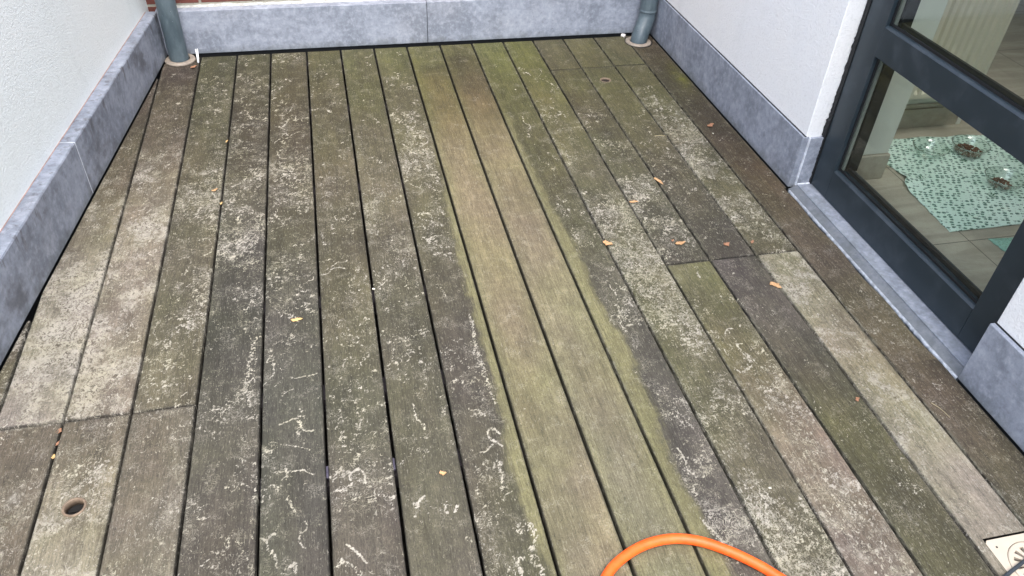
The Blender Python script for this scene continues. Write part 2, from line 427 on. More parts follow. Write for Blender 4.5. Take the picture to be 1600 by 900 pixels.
GAP = [-0.0034, 0.1486, 0.2998, 0.4493, 0.6017, 0.7513, 0.9021, 1.0522, 1.2015, 1.3517, 1.5001, 1.6496, 1.7993, 1.9485, 2.1006, 2.2473]
GAP_PTS = {0:[(63,460),(15,597)],
1:[(252,107),(200,299),(115,599),(28,899)],2:[(313,93),(275,299),(214,599),(152,898)],3:[(370,93),(347,299),(312,599),(273,898)],
4:[(423,85),(418,299),(407,599),(402,898)],5:[(479,80),(491,299),(505,599),(518,898)],6:[(532,78),(562,299),(601,599),(638,898)],
7:[(584,76),(632,299),(695,599),(757,898)],8:[(635,72),(702,299),(787,599),(874,898)],9:[(687,70),(769,299),(879,599),(992,898)],
10:[(737,68),(837,300),(971,599),(1105,898)],11:[(786,66),(904,299),(1061,599),(1200,860)],12:[(832,63),(972,299),(1153,599),(1332,898)],
13:[(880,62),(1037,299),(1242,599),(1445,898)],14:[(928,60),(1107,299),(1331,598),(1557,898)],15:[(992,78),(1172,299),(1248,392),(1417,599),(1600,820)]}
# measured board joints: x of every joint at four stations along the deck (survey of the real, slightly uneven boards)
_R = np.array([Rr, Ru, Rf]); _C = np.array([0.868975, 0.0, 1.455798])
def survey(u, v):
    d = _R.T @ np.array([(u - 800) / 1210.58, -(v - 450) / 1210.58, 1.0]); t = -_C[2] / d[2]
    return (_C + d * t)[:2]
GX = {}
for k, pts in GAP_PTS.items():
    q = sorted([tuple(survey(*p_)) for p_ in pts], key=lambda a: a[1])
    GX[k] = (np.array([a[1] for a in q]), np.array([a[0] for a in q]))
def gapx(k, y):
    if k < 0: return np.full_like(y, -0.1555 * (-k) - 0.002)
    if k > 15: return np.full_like(y, 2.3755)
    ys, xs = GX[k]
    if len(ys) < 3: return np.interp(y, ys, xs)
    c = np.polyfit(ys, xs, 2)
    yc = np.clip(y, 0.7, 3.5)
    return np.polyval(c, yc)

WA = np.array((0.151, 3.413)); WB = np.array((-0.036, 1.598))   # base line of the left plinth
WS = (WA[0] - WB[0]) / (WA[1] - WB[1])
def wallx(y): return WA[0] + (y - WA[1]) * WS

# y, colour (sRGB), fine flakes, trails
T = {
-1: [(0.9,(112,104,90),.5,.2),(1.38,(120,112,98),.6,.3),(1.8,(98,90,78),.5,.2)],
0: [(0.9,(112,105,92),.45,.1),(1.38,(118,110,96),.45,.1),(1.40,(150,143,133),1.0,.5),(1.9,(140,133,122),.95,.4),(2.3,(122,113,100),.7,.2),(2.8,(88,80,68),.4,.1),(3.3,(98,88,76),.3,.1)],
1: [(0.88,(170,163,147),.95,.3),(1.1,(136,128,112),.75,.6),(1.3,(122,115,98),.6,.6),(1.385,(114,107,92),.4,.2),(1.40,(134,126,110),.8,.5),(2.0,(142,133,117),.95,.5),(2.4,(122,114,100),.75,.3),(2.8,(92,84,71),.4,.1),(3.2,(82,75,63),.25,.1),(3.45,(92,84,72),.2,0)],
2: [(0.9,(112,106,94),.5,.15),(1.385,(108,102,90),.45,.1),(1.40,(106,99,85),.4,.3),(1.8,(98,93,79),.3,.9),(2.2,(95,90,75),.45,.9),(2.6,(92,88,70),.5,.6),(3.0,(84,82,62),.35,.5),(3.4,(78,78,56),.2,.35)],
3: [(0.9,(92,87,78),.3,.5),(1.2,(88,84,76),.25,.5),(1.6,(76,74,68),.3,.7),(2.0,(76,74,65),.3,.9),(2.4,(84,80,65),.25,.8),(2.9,(75,71,56),.15,.45),(3.4,(82,80,58),.15,.45)],
4: [(0.9,(88,86,76),.1,.75),(1.3,(80,80,72),.1,.5),(1.8,(80,78,67),.15,.45),(2.1,(88,84,69),.3,.6),(2.5,(82,77,61),.15,.7),(3.0,(77,73,56),.1,.35),(3.4,(88,84,62),.2,.45)],
5: [(0.9,(96,92,80),.2,.65),(1.3,(92,89,77),.15,.3),(1.8,(94,90,75),.35,.45),(2.3,(92,87,69),.35,.3),(2.8,(90,86,66),.25,.35),(3.4,(88,86,60),.2,.3)],
6: [(0.9,(94,90,78),.1,.25),(1.3,(90,87,74),.15,.3),(1.8,(96,92,77),.4,.25),(2.2,(106,102,80),.62,.2),(2.7,(96,93,70),.3,.2),(3.1,(94,93,65),.2,.1),(3.4,(96,97,66),.2,.1)],
7: [(0.9,(94,90,76),.2,.6),(1.3,(86,83,72),.15,.35),(1.8,(92,88,73),.3,.35),(2.2,(96,92,72),.25,.6),(2.6,(98,94,72),.2,.9),(3.0,(92,90,66),.15,.3),(3.4,(98,98,66),.15,.1)],
8: [(0.9,(129,121,101),.1,0),(1.3,(136,129,103),.1,0),(1.8,(138,131,101),.1,0),(2.3,(132,124,90),.08,0),(2.7,(120,109,76),.05,0),(3.1,(103,96,63),.04,0),(3.27,(75,74,50),.03,0),(3.33,(98,98,66),.1,.1),(3.45,(98,98,68),.1,.2)],
9: [(0.9,(125,121,101),.1,0),(1.3,(134,129,103),.1,0),(1.8,(138,132,103),.1,0),(2.3,(129,120,90),.08,0),(2.8,(112,103,72),.05,0),(3.1,(88,81,57),.04,0),(3.3,(86,82,55),.05,0),(3.35,(98,95,64),.1,0),(3.45,(98,95,66),.1,0)],
10: [(0.9,(98,94,85),.2,.85),(1.3,(88,86,76),.15,.4),(1.7,(90,87,75),.15,.9),(2.2,(92,88,69),.2,.35),(2.6,(88,86,60),.1,.25),(3.0,(96,96,61),.05,.1),(3.4,(104,106,66),.05,.05)],
11: [(0.9,(104,100,80),.35,1.1),(1.3,(96,94,71),.25,.95),(1.7,(98,96,73),.25,.95),(2.1,(90,88,69),.3,1.),(2.5,(98,97,68),.25,.75),(2.9,(98,97,62),.1,.3),(3.3,(106,107,64),.05,.05)],
12: [(0.8,(128,118,104),.5,.6),(1.0,(132,120,105),.5,.6),(1.2,(112,104,86),.35,.8),(1.5,(104,102,75),.15,.5),(1.71,(114,112,84),.12,.1),(1.725,(84,81,69),.3,.7),(2.1,(86,83,69),.3,1.),(2.6,(96,94,68),.15,.55),(2.9,(88,85,61),.1,.1),(3.1,(100,98,69),.05,.1),(3.16,(92,90,64),.1,0),(3.45,(100,98,72),.1,0)],
13: [(0.8,(92,88,69),.3,.1),(1.0,(98,95,71),.3,.1),(1.25,(88,86,73),.1,.1),(1.5,(98,93,84),.35,.2),(1.71,(88,84,77),.25,.1),(1.725,(84,80,70),.12,.1),(2.0,(80,78,65),.3,.35),(2.4,(88,85,64),.15,.4),(2.9,(96,94,64),.05,.05),(3.1,(98,97,68),.05,0),(3.45,(102,101,73),.05,0)],
14: [(0.8,(158,150,134),.6,.2),(1.1,(150,143,122),.7,.2),(1.4,(138,133,111),.65,.2),(1.71,(138,132,113),.95,.4),(1.725,(90,86,69),.4,.8),(2.1,(104,101,76),.5,.9),(2.4,(96,92,73),.45,1.),(2.7,(92,89,66),.3,.7),(3.0,(96,95,64),.1,.25),(3.2,(100,98,73),.05,0),(3.45,(100,96,74),.05,0)],
15: [(0.8,(100,94,75),.4,.1),(1.1,(112,100,83),.45,.1),(1.5,(106,98,81),.4,.2),(1.9,(98,89,73),.35,.15),(2.2,(92,80,65),.2,.1),(2.6,(76,70,56),.1,.1),(3.0,(80,77,56),.1,.05),(3.4,(86,77,61),.1,0)],
}
PL = [(3.453,1.212),(2.687,1.196),(2.19,1.186),(1.869,1.172),(1.6,1.169),(1.326,1.172),(1.046,1.163),(0.863,1.165),(0.785,1.183)]
PR = [(3.414,1.534),(2.916,1.535),(2.489,1.518),(2.056,1.539),(1.806,1.544),(1.533,1.549),(1.325,1.558),(1.148,1.549),(0.956,1.538),(0.835,1.549),(0.74,1.558)]
def pint(P, y):
    P = sorted(P); return np.interp(y, [a[0] for a in P], [a[1] for a in P])

# marks on the boards that can be told apart, as polylines in metres (x, y, half width mm)
def sv(pts, hw): return [tuple(survey(u, v)) + (hw,) for u, v in pts]
MARKS = [
 sv([(420,364),(435,356),(450,351),(468,357),(489,364),(489,374)], 1.6), sv([(420,379),(436,388),(452,394),(464,395)], 1.2),
 sv([(501,428),(512,420),(522,414),(527,410),(540,409),(543,405)], 1.8), sv([(503,430),(513,427),(519,420),(530,418),(540,420)], 2.2),
 sv([(505,482),(512,492),(520,499),(527,504)], .9), sv([(506,489),(515,499),(526,509),(536,516)], .7),
 sv([(733,490),(738,505),(740,520),(742,538),(748,555),(755,575),(761,592),(768,605)], 5.5),
 sv([(738,500),(741,530),(746,560),(756,590),(768,616),(776,632)], 4.0),
 sv([(776,690),(769,688),(762,680),(763,672),(772,671),(780,677)], 3.0), sv([(777,692),(784,697)], 2.4), sv([(772,694),(764,700),(758,706),(750,706)], 1.9),
 sv([(745,572),(736,575),(726,583),(715,592),(704,598)], 1.3), sv([(781,722),(779,730),(784,740),(784,752),(786,766)], 3.5),
 sv([(398,536),(393,552),(391,568),(388,585),(384,602)], 9.0), sv([(384,602),(388,618),(395,634)], 9.0), sv([(401,560),(396,590),(398,625)], 4.0),
 sv([(452,588),(462,591),(475,588),(488,586),(497,583)], 2.0), sv([(408,606),(418,595),(427,585),(428,572)], 1.9), sv([(422,556),(428,570),(424,545)], 4.0), sv([(432,566),(440,580),(441,592),(430,604)], 1.4),
 sv([(440,620),(448,612),(460,608)], 1.6), sv([(466,650),(470,665),(465,680),(467,640),(476,652)], 3.4), sv([(436,664),(450,658),(462,655),(475,672),(490,673)], 2.4), sv([(426,690),(440,695),(455,696),(470,699),(484,703)], 1.8),
 sv([(425,738),(445,737),(460,736),(474,735),(488,741)], 2.2), sv([(446,730),(448,745)], 5.0), sv([(450,776),(456,790),(460,798)], 3.4), sv([(404,840),(416,843),(424,836),(431,834)], 2.4), sv([(415,843),(420,858),(430,868),(432,888)], 3.2), sv([(440,898),(455,884),(462,884),(460,898)], 3.6), sv([(470,830),(468,846),(478,858)], 2.0), sv([(477,814),(480,826),(470,834)], 1.8),
 sv([(520,750),(528,740),(544,738),(548,758),(538,766),(524,766)], 3.4), sv([(548,740),(560,732),(568,740),(572,756)], 2.2), sv([(524,742),(534,730)], 2.6), sv([(585,762),(586,776)], 3.6),
 sv([(524,888),(534,878),(544,880),(556,890),(570,899)], 4.2), sv([(541,850),(552,858),(562,866),(572,880)], 2.6),
 sv([(646,632),(648,645),(652,655),(661,662),(664,672)], 3.0), sv([(650,794),(656,782),(664,774)], 2.6), sv([(714,790),(710,800),(718,788)], 1.6),
 sv([(742,808),(752,796),(764,786),(790,773),(800,768)], 1.4), sv([(808,830),(820,822),(834,828),(836,850),(828,862),(842,880),(850,899)], 8.0), sv([(802,870),(812,888),(816,899)], 3.0),
 sv([(632,188),(640,182),(648,188),(648,198),(638,200),(634,194)], 3.4), sv([(658,212),(668,216),(666,224),(658,224)], 2.2), sv([(616,180),(620,172),(622,162)], 1.4), sv([(622,184),(636,178),(650,180)], 1.4),
 sv([(642,258),(636,272),(640,286),(654,292),(664,284)], 3.2), sv([(650,240),(652,262)], 1.6), sv([(676,240),(682,252)], 1.4),
 sv([(655,340),(668,345),(680,350),(692,352)], 5.0), sv([(670,380),(675,370),(690,368)], 2.6), sv([(686,445),(692,455),(698,466)], 3.2),
 sv([(426,180),(444,180),(454,172),(460,161)], 2.2), sv([(456,178),(448,192),(438,202)], 1.8), sv([(428,223),(436,218),(448,216),(456,211)], 1.8), sv([(432,236),(438,246),(448,248)], 2.4), sv([(451,256),(458,264),(452,276)], 3.6),
 sv([(395,272),(402,262),(408,268),(400,278)], 3.4), sv([(270,412),(290,402),(298,408),(292,424),(284,430)], 3.8), sv([(310,376),(322,372),(331,380),(329,394),(318,400)], 3.4), sv([(306,410),(302,432),(305,452),(316,464)], 2.8), sv([(256,496),(268,490),(280,496),(284,510)], 1.6), sv([(247,504),(240,520),(246,532),(240,540)], 1.8), sv([(270,520),(266,540),(280,550),(290,560)], 1.8), sv([(262,512),(258,530),(252,545)], 1.5),
 sv([(930,372),(928,366),(936,367),(942,376)], 1.8), sv([(952,446),(960,456),(966,464)], 2.8), sv([(966,478),(968,492),(970,504),(976,516)], 3.4), sv([(882,330),(892,345),(896,360),(902,374)], 1.4), sv([(985,600),(992,620)], 1.2),
 sv([(1024,520),(1036,512),(1048,514)], 3.6), sv([(1006,476),(1030,482),(1050,482),(1068,474)], 1.6), sv([(1034,512),(1040,506),(1030,496),(1046,490),(1060,492),(1074,486)], 1.6), sv([(1018,380),(1030,392),(1032,404)], 2.6), sv([(1008,398),(1020,400),(1034,398)], 2.2),
 sv([(1132,525),(1136,514),(1146,513)], 2.4), sv([(1136,516),(1148,530),(1156,546),(1168,558),(1174,566),(1172,574),(1160,574)], 3.2), sv([(1162,560),(1170,556),(1152,540),(1160,536)], 2.4), sv([(1148,575),(1160,582),(1170,576)], 3.6), sv([(1090,425),(1094,434)], 2.8), sv([(1212,600),(1222,610),(1230,622)], 1.6), sv([(1180,540),(1190,532)], 1.6),
 sv([(1325,756),(1335,754),(1344,762),(1334,766),(1322,764)], 3.0), sv([(1330,764),(1320,774)], 2.2), sv([(1282,742),(1300,760),(1318,770)], 2.2), sv([(1212,850),(1222,860),(1228,872),(1234,888)], 6.0), sv([(1262,860),(1268,850),(1262,838)], 4.0), sv([(1284,820),(1296,850),(1304,870)], 1.4), sv([(1222,802),(1238,806),(1262,806)], 1.0),
 sv([(1096,812),(1110,826),(1122,840),(1134,852)], 5.0), sv([(1040,640),(1052,624),(1060,622)], .9), sv([(1020,626),(1032,620)], .9), sv([(1058,700),(1066,710),(1072,724)], 2.4),
 sv([(840,106),(846,112),(842,120)], 3.2), sv([(815,113),(824,114),(829,118)], 2.4), sv([(872,180),(880,178),(884,184)], 2.4), sv([(1022,213),(1030,214),(1038,213)], 2.0), sv([(1018,152),(1024,153),(1026,158)], 2.0), sv([(860,132),(872,136),(866,140)], 5.0), sv([(816,182),(820,192),(828,196),(828,202)], 2.6), sv([(815,200),(828,212),(822,214)], 3.4),
]

# deck board meshes -------------------------------------------------------
def grid_mesh(name, X, Y, Z, keep, attrs, mat, parent):
    nr, nc = X.shape
    co = np.stack([X, Y, Z], -1).reshape(-1, 3)
    idx = np.arange(nr * nc).reshape(nr, nc)
    q = np.stack([idx[:-1, :-1], idx[:-1, 1:], idx[1:, 1:], idx[1:, :-1]], -1)[keep]
    nf = len(q)
    me = bpy.data.meshes.new(name)
    me.vertices.add(nr * nc); me.vertices.foreach_set('co', co.astype(np.float32).ravel())
    me.loops.add(nf * 4); me.loops.foreach_set('vertex_index', q.astype(np.int32).ravel())
    me.polygons.add(nf); me.polygons.foreach_set('loop_start', np.arange(0, nf * 4, 4, dtype=np.int32))
    me.polygons.foreach_set('loop_total', np.full(nf, 4, dtype=np.int32))
    me.polygons.foreach_set('use_smooth', np.ones(nf, dtype=bool))
    me.update(calc_edges=True)
    for k, v in attrs.items():
        if v.ndim == 3:
            a = me.attributes.new(k, 'FLOAT_COLOR', 'POINT')
            a.data.foreach_set('color', np.concatenate([v, np.ones(v.shape[:2] + (1,))], -1).astype(np.float32).ravel())
        else:
            a = me.attributes.new(k, 'FLOAT', 'POINT'); a.data.foreach_set('value', v.astype(np.float32).ravel())
    return link(name, me, mat, parent)

HOLES = [(0.222, 1.138), (2.015, 3.006)]
DRAIN = (2.129, 2.279, 0.532, 0.682)
deck = empty('deck', (1.2, 1.2, 0))
tag(deck, 'weathered timber deck of long grey green boards with dark gaps', 'deck', kind='structure')
bcount = 0
def stamp(D, xs2, ys, px, py, hw):
    R = 0.007 + hw * 0.001
    r0 = np.searchsorted(ys, py - R); r1 = np.searchsorted(ys, py + R)
    if r1 <= r0: return
    xr = xs2[(r0 + r1) // 2 if (r0 + r1) // 2 < len(ys) else r0]
    c0 = np.searchsorted(xr, px - R); c1 = np.searchsorted(xr, px + R)
    if c1 <= c0: return
    d = np.hypot(xs2[r0:r1, c0:c1] - px, ys[r0:r1, None] - py) * 1000 - hw
    D[r0:r1, c0:c1] = np.minimum(D[r0:r1, c0:c1], d)
def make_board(c, y0, y1, seed, hgt=0.0):
    global bcount
    rs = np.random.default_rng(seed)
    ys = []
    y = y0
    while y < y1:
        ys.append(y)
        y += 0.03 if y < 0.55 else 0.0025 + 0.00105 * max(0, y - 0.8)
    ys.append(y1); ys = np.array(ys)
    if ys[-1] - ys[-2] < 0.0008: ys = np.delete(ys, -2)
    hg = 0.0035 if 4 <= c <= 11 else 0.0032
    left = gapx(c, ys) + hg; right = gapx(c + 1, ys) - hg
    if c <= 1: left = np.maximum(left, wallx(ys) + 0.002)
    if c == 15:
        right = np.where(ys < 1.12, 2.3855, np.where(ys < 2.068, 2.383 + 0.004 * np.sin(ys * 23) , 2.3915))
    n = 52
    u = np.linspace(0, 1, n)
    W = (right - left)[:, None]
    X = left[:, None] + u[None, :] * W
    # arris columns
    e = np.minimum(0.0012, W * 0.1); e2 = np.minimum(0.0032, W * 0.2)
    X = np.concatenate([X[:, :1], X[:, :1] + e, X[:, :1] + e2, X[:, 1:-1], X[:, -1:] - e2, X[:, -1:] - e, X[:, -1:]], 1)
    X.sort(axis=1)
    if c == 14: X = np.where(np.abs(X - 2.1275) < 0.0016, 2.1275, X)
    Y = np.repeat(ys[:, None], X.shape[1], 1)
    edge_d = np.minimum(X - X[:, :1], X[:, -1:] - X)
    endd = np.minimum(Y - y0, y1 - Y)
    z = -0.0026 * np.exp(-edge_d / 0.0013) - 0.0014 * np.exp(-endd / 0.002)
    wav = (fbm(X, Y, 3.0, seed + 5, 3, 0.4) - 0.5) * 0.0016 + (fbm(X, Y, 22, seed + 6, 3, 0.4) - 0.5) * 0.0006
    cup = ((X - X[:, :1]) / np.maximum(X[:, -1:] - X[:, :1], 1e-4) - 0.5) ** 2 * 0.0022 * rs.uniform(-1, 1)
    Z = hgt + z + wav + cup
    # colour field
    tab = T[c]; ty = np.array([t[0] for t in tab])
    yj = Y + (fbm(X, Y, 7, seed + 9, 3) - 0.5) * np.where(endd > 0.08, 0.16, 0.0)
    yj = np.clip(yj, y0 + 0.001, y1 - 0.001)
    rgb = np.stack([np.interp(yj, ty, [t[1][k] for t in tab]) for k in range(3)], -1)
    fl = np.interp(yj, ty, [t[2] for t in tab]); td = np.interp(ys, ty, [t[3] for t in tab])
    v = fbm(X, Y, 9, seed + 21, 4, 0.5); v2 = fbm(X, Y, 28, seed + 31, 3, 0.45)
    rgb = rgb * (1 + (v - 0.5)[..., None] * 0.34 + (v2 - 0.5)[..., None] * 0.20)
    g = fbm(X, Y, 5, seed + 41, 3, 0.6)
    rgb = rgb * (1 + (g - 0.5)[..., None] * np.array([-0.02, 0.05, -0.14]))
    br = fbm(X, Y, 6, seed + 51, 3, 0.4)
    rgb = rgb * (1 + np.clip(br - 0.52, 0, 1)[..., None] * np.array([0.13, 0.05, 0.02]))
    fl = fl * np.clip(0.35 + 1.6 * (fbm(X, Y, 11, seed + 61, 3, 0.7) - 0.25), 0, 1.5)
    # walked strip down the middle, algae green at its borders
    path = np.zeros_like(X)
    if 7 <= c <= 10:
        wob = (fbm(X, Y, 14, 777, 3) - 0.5) * 0.030 + (fbm(X, Y, 60, 888, 2) - 0.5) * 0.010 + (fbm(X, Y, 240, 999, 2, 0.07) - 0.5) * 0.016
        a = X - (pint(PL, Y) + wob); b = (pint(PR, Y) + wob) - X
        dd = np.minimum(a, b)
        path = 1 / (1 + np.exp(-np.clip(dd / (0.0042 + 0.006 * np.clip(Y - 2.2, 0, 1.2)), -30, 30)))
        far = np.clip((Y - 2.45) / 0.55, 0, 1); far = far * far * (3 - 2 * far)
        gr = np.array([133., 129., 95.]) * (1 - far[..., None]) + np.array([106., 104., 64.]) * far[..., None]
        gr = gr * (1 + (v - 0.5)[..., None] * 0.22)
        if c in (7, 10):
            soft = 1 - 0.75 * np.clip((Y - 2.5) / 0.8, 0, 1)
            rgb = rgb * (1 - (path * soft)[..., None]) + gr * (path * soft)[..., None]
            out = np.exp(-np.clip(-dd, 0, 1) / 0.02) * (1 - path)
            rgb = rgb * (1 - out[..., None] * 0.13)
            fl = fl * (1 - path) + 0.07 * path
        else:
            nb = np.exp(-np.clip(edge_d - 0.004, 0, 1) / 0.03) * np.clip(fbm(X, Y, 4, seed + 71, 3, 0.5) * 2.2 - 0.45, 0, 1)
            mg = np.clip(nb + np.exp(-np.clip(dd, 0, 1) / 0.03), 0, 1)[..., None] * 0.75
            rgb = rgb * (1 - mg) + gr * 1.02 * mg
            pk = np.clip(fbm(X, Y, 3.2, 4242, 3, 0.5) * 3 - 1.45, 0, 1)[..., None] * (1 - mg) * (1 - far[..., None])
            rgb = rgb * (1 - pk * .6) + np.array([142., 128., 108.]) * pk * .6
    # damp green patch by the wall
    if c == 15:
        gg = np.exp(-(((X - 2.36) / 0.03) ** 2 + ((Y - 3.0) / 0.12) ** 2)) * fbm(X, Y, 30, 99, 3)
        rgb = rgb + gg[..., None] * np.array([50, 55, 0.])
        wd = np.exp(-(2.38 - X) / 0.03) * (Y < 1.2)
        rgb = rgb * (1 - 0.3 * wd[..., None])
    edge = np.exp(-edge_d / 0.0045) * (0.35 + 0.9 * (c >= 10)) * np.clip(fbm(X, Y, 5, seed + 81, 2) * 1.8 - 0.3, 0, 1)
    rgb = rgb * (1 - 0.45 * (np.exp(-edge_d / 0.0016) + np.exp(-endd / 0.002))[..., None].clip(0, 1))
    # trails
    D = np.full(X.shape, 9.0)
    area_pts = int(2.8 * 190)
    tdm = np.interp(yj, ty, [t[3] for t in tab]) * np.clip(0.2 + 1.9 * (fbm(X, Y, 8.5, seed + 91, 3) - 0.25), 0, 1.3) * (1 - path)
    yy = np.linspace(max(y0, 0.62), y1, 200)
    dens_y = np.interp(yy, ys, td) * (1 - 0.45 * np.clip((yy - 1.9) / 1.0, 0, 1))
    L = y1 - max(y0, 0.62)
    nt = int(L * 950 * (dens_y.mean() ** 1.25)) if L > 0 else 0
    if nt:
        cdf = np.cumsum(dens_y ** 1.3 + 1e-4); cdf /= cdf[-1]
        for _ in range(nt):
            sy = np.interp(rs.random(), cdf, yy); lx = np.interp(sy, ys, left); rx = np.interp(sy, ys, right)
            sx = rs.uniform(lx, rx)
            cn = float(fbm(np.array([sx]), np.array([sy]), 8.5, seed + 91, 3)[0])
            if cn < 0.48 + rs.normal(0, 0.05): continue
            th = rs.uniform(0, 2 * math.pi)
            long = rs.random() < 0.55
            nst = int(rs.uniform(18, 75)) if long else int(rs.exponential(4) + 1)
            hw0 = (rs.uniform(0.45, 1.25) if long else rs.uniform(0.3, 1.9)) + 0.18 * max(0, sy - 1.2)
            kap = rs.normal(0, 0.25)
            px_, py_ = sx, sy
            for s_ in range(nst):
                kap = kap * 0.86 + rs.normal(0, 0.40 if long else 0.45)
                th += kap; px_ += 0.0024 * math.cos(th); py_ += 0.0024 * math.sin(th) * 1.15
                if rs.random() < (0.06 if long else 0.04): continue
                stamp(D, X, ys, px_, py_, hw0 * rs.uniform(0.6, 1.25))
        D = D + path * 5 if c in (7, 10) else D + path * 5
    x_lo, x_hi = left.min(), right.max()
    for mk in MARKS:
        if not any(x_lo - .02 < q[0] < x_hi + .02 and y0 < q[1] < y1 for q in mk): continue
        pts = spline([(q[0], q[1], 0) for q in mk], 14) if len(mk) > 2 else [Vector((mk[0][0] * (1 - t) + mk[1][0] * t, mk[0][1] * (1 - t) + mk[1][1] * t, 0)) for t in np.linspace(0, 1, 12)]
        if len(pts) > 0:
            hw = mk[0][2]
            for q in pts:
                if hw <= 2.7:
                    stamp(D, X, ys, q.x + rs.normal(0, 0.0010), q.y + rs.normal(0, 0.0010), (hw - 0.2) * rs.uniform(0.7, 1.15))
                else:
                    for _ in range(int(1 + hw * 0.45)):
                        stamp(D, X, ys, q.x + rs.normal(0, hw * 0.00052), q.y + rs.normal(0, hw * 0.0009), rs.uniform(0.6, 2.0))
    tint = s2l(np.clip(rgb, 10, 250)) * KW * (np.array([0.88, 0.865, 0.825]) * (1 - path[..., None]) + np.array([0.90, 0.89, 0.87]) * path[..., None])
    # add side and end returns
    def pad(A, mode='edge'): return np.pad(A, ((1, 1), (1, 1)) + ((0, 0),) * (A.ndim - 2), mode=mode)
    keep = np.ones((X.shape[0] - 1, X.shape[1] - 1), bool)
    cx_ = (X[:-1, :-1] + X[1:, 1:]) / 2; cy_ = (Y[:-1, :-1] + Y[1:, 1:]) / 2
    for hx, hy in HOLES: keep &= np.hypot(cx_ - hx, cy_ - hy) > 0.0212
    if c in (14, 15): keep &= ~((cx_ > DRAIN[0] - 0.0015) & (cx_ < DRAIN[1] + 0.002) & (cy_ > DRAIN[2] - 0.002) & (cy_ < DRAIN[3] + 0.003))
    Xp, Yp, Zp = pad(X), pad(Y), pad(Z)
    Zp[0] = Zp[-1] = -0.026; Zp[:, 0] = Zp[:, -1] = -0.026
    tp = pad(tint)
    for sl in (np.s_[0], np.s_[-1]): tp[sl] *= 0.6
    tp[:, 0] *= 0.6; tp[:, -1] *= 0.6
    kp = np.pad(keep, 1, constant_values=True)
    if c in (14, 15):
        pass
    bcount += 1
    return grid_mesh('deck_board', Xp, Yp, Zp, kp, dict(tint=tp, flake=pad(fl), trail=pad(D), edge=pad(edge), tdens=pad(tdm), bid=np.full(Xp.shape, float(bcount))), TIMBER, deck)

YE = 3.469      # deck ends short of the back plinth
YN = -1.4
specs = []
specs += [(-1, YN, 1.78)]
specs += [(0, YN, 1.3915), (0, 1.3955, 3.27), (1, YN, 1.3895), (1, 1.3935, YE), (2, YN, 1.3885), (2, 1.3915, YE)]
specs += [(c, YN, YE) for c in range(3, 12)]
specs += [(12, YN, 1.7175), (12, 1.7205, 3.133), (12, 3.1345, YE), (13, YN, 1.7175), (13, 1.7205, 3.137), (13, 3.1385, YE)]
specs += [(14, YN, 1.7165), (14, 1.7200, 3.142), (14, 3.1445, YE), (15, YN, YE)]
hts = {}
for i, (c, a, b) in enumerate(specs):
    hgt = 0.0
    if c == 1 and a < 0: hgt = -0.0018
    if c == 0 and a < 0: hgt = -0.003
    if c == 12 and b < 2: hgt = -0.001
    if c == 14 and b < 2: hgt = 0.0012
    bo = make_board(c, a, b, 100 + i * 7, hgt)
LB = {0: 'narrow dark board tapering under the left wall'}

# joists and ground below
bm = bmesh.new()
for jy in (0.55, 1.135, 1.40, 1.755, 2.35, 2.95, 3.40):
    box(bm, -1.2, 2.38, jy - 0.025, jy + 0.025, -0.075, -0.0275)
from_bm('joist', bm, JOIST, deck)
bm = bmesh.new()
box(bm, -60, 60, -60, 60, -0.6, -0.20)
g = from_bm('ground', bm, DARKSOIL); tag(g, 'dark bare ground showing only through the deck gaps', 'ground', kind='structure')

# metal rings in the two round holes
for i, (hx, hy) in enumerate(HOLES):
    t = empty('deck_hole_fitting', (hx, hy, 0))
    tag(t, ['round recessed metal ring in the pale board near the left front corner', 'small round dark recess in the deck near the far right downpipe'][i], 'deck fitting', 'round recessed fittings in the deck')
    bm = bmesh.new()
    lathe(bm, [(0.0245, -0.001), (0.0240, 0.0006), (0.0205, 0.0008), (0.0192, -0.0005), (0.0190, -0.024), (0.0245, -0.024)], (hx, hy, 0.0), 48, close=True)
    from_bm('ring', bm, RING, t, smooth=True)
    bm = bmesh.new()
    rr_ = lathe(bm, [(0.0188, -0.019 if i == 0 else -0.005), (0.001, -0.020 if i == 0 else -0.005)], (hx, hy, 0.0), 32)
    box(bm, hx - 0.012, hx + 0.012, hy - 0.0012, hy + 0.0012, -0.018, -0.016) if i == 0 else None
    from_bm('cup', bm, mat_simple("dark_cup", C3(12, 11, 10) if i == 0 else C3(34, 27, 22), 0.8), t)

# ------------------------------------------------------------------ left wall
LW = Vector((WS, 1, 0)).normalized(); LN = Vector((1, -WS, 0)).normalized()   # along, outward normal
def lpt(y, off=0.0): return Vector((wallx(y), y, 0)) + LN * off
def slab_along(bm, ya, yb, o0, o1, z0, z1, bev=0.0):
    vs = box(bm, 0, 1, 0, 1, 0, 1)
    for v in vs:
        b = lpt(ya if v.co.y < .5 else yb, o0 if v.co.x < .5 else o1)
        v.co = Vector((b.x, b.y, z0 if v.co.z < .5 else z1))
    if bev:
        es = list({e for v in vs for e in v.link_edges})
        bmesh.ops.bevel(bm, geom=es, offset=bev, segments=2, affect='EDGES')
lw = empty('rendered_wall', tuple(lpt(1.0)))
tag(lw, 'white rough rendered wall at left above a wide stained stone plinth', 'wall')
bm = bmesh.new(); slab_along(bm, -3.0, 3.60, -0.34, -0.046, 0.02, 1.6)
from_bm('wall_render', bm, RENDER_L, lw)
JL = 2.395
for (a, b) in ((-3.0, 0.62), (0.623, JL - 0.0012), (JL + 0.0012, 3.50)):
    bm = bmesh.new(); slab_along(bm, a, b, -0.05, 0.0, 0.004, 0.195, 0.0022)
    from_bm('plinth_stone', bm, STONE_ST, lw)
bm = bmesh.new(); slab_along(bm, JL - 0.0012, JL + 0.0012, -0.048, -0.0004, 0.006, 0.1946)
from_bm('plinth_joint', bm, MORTAR_W, lw)
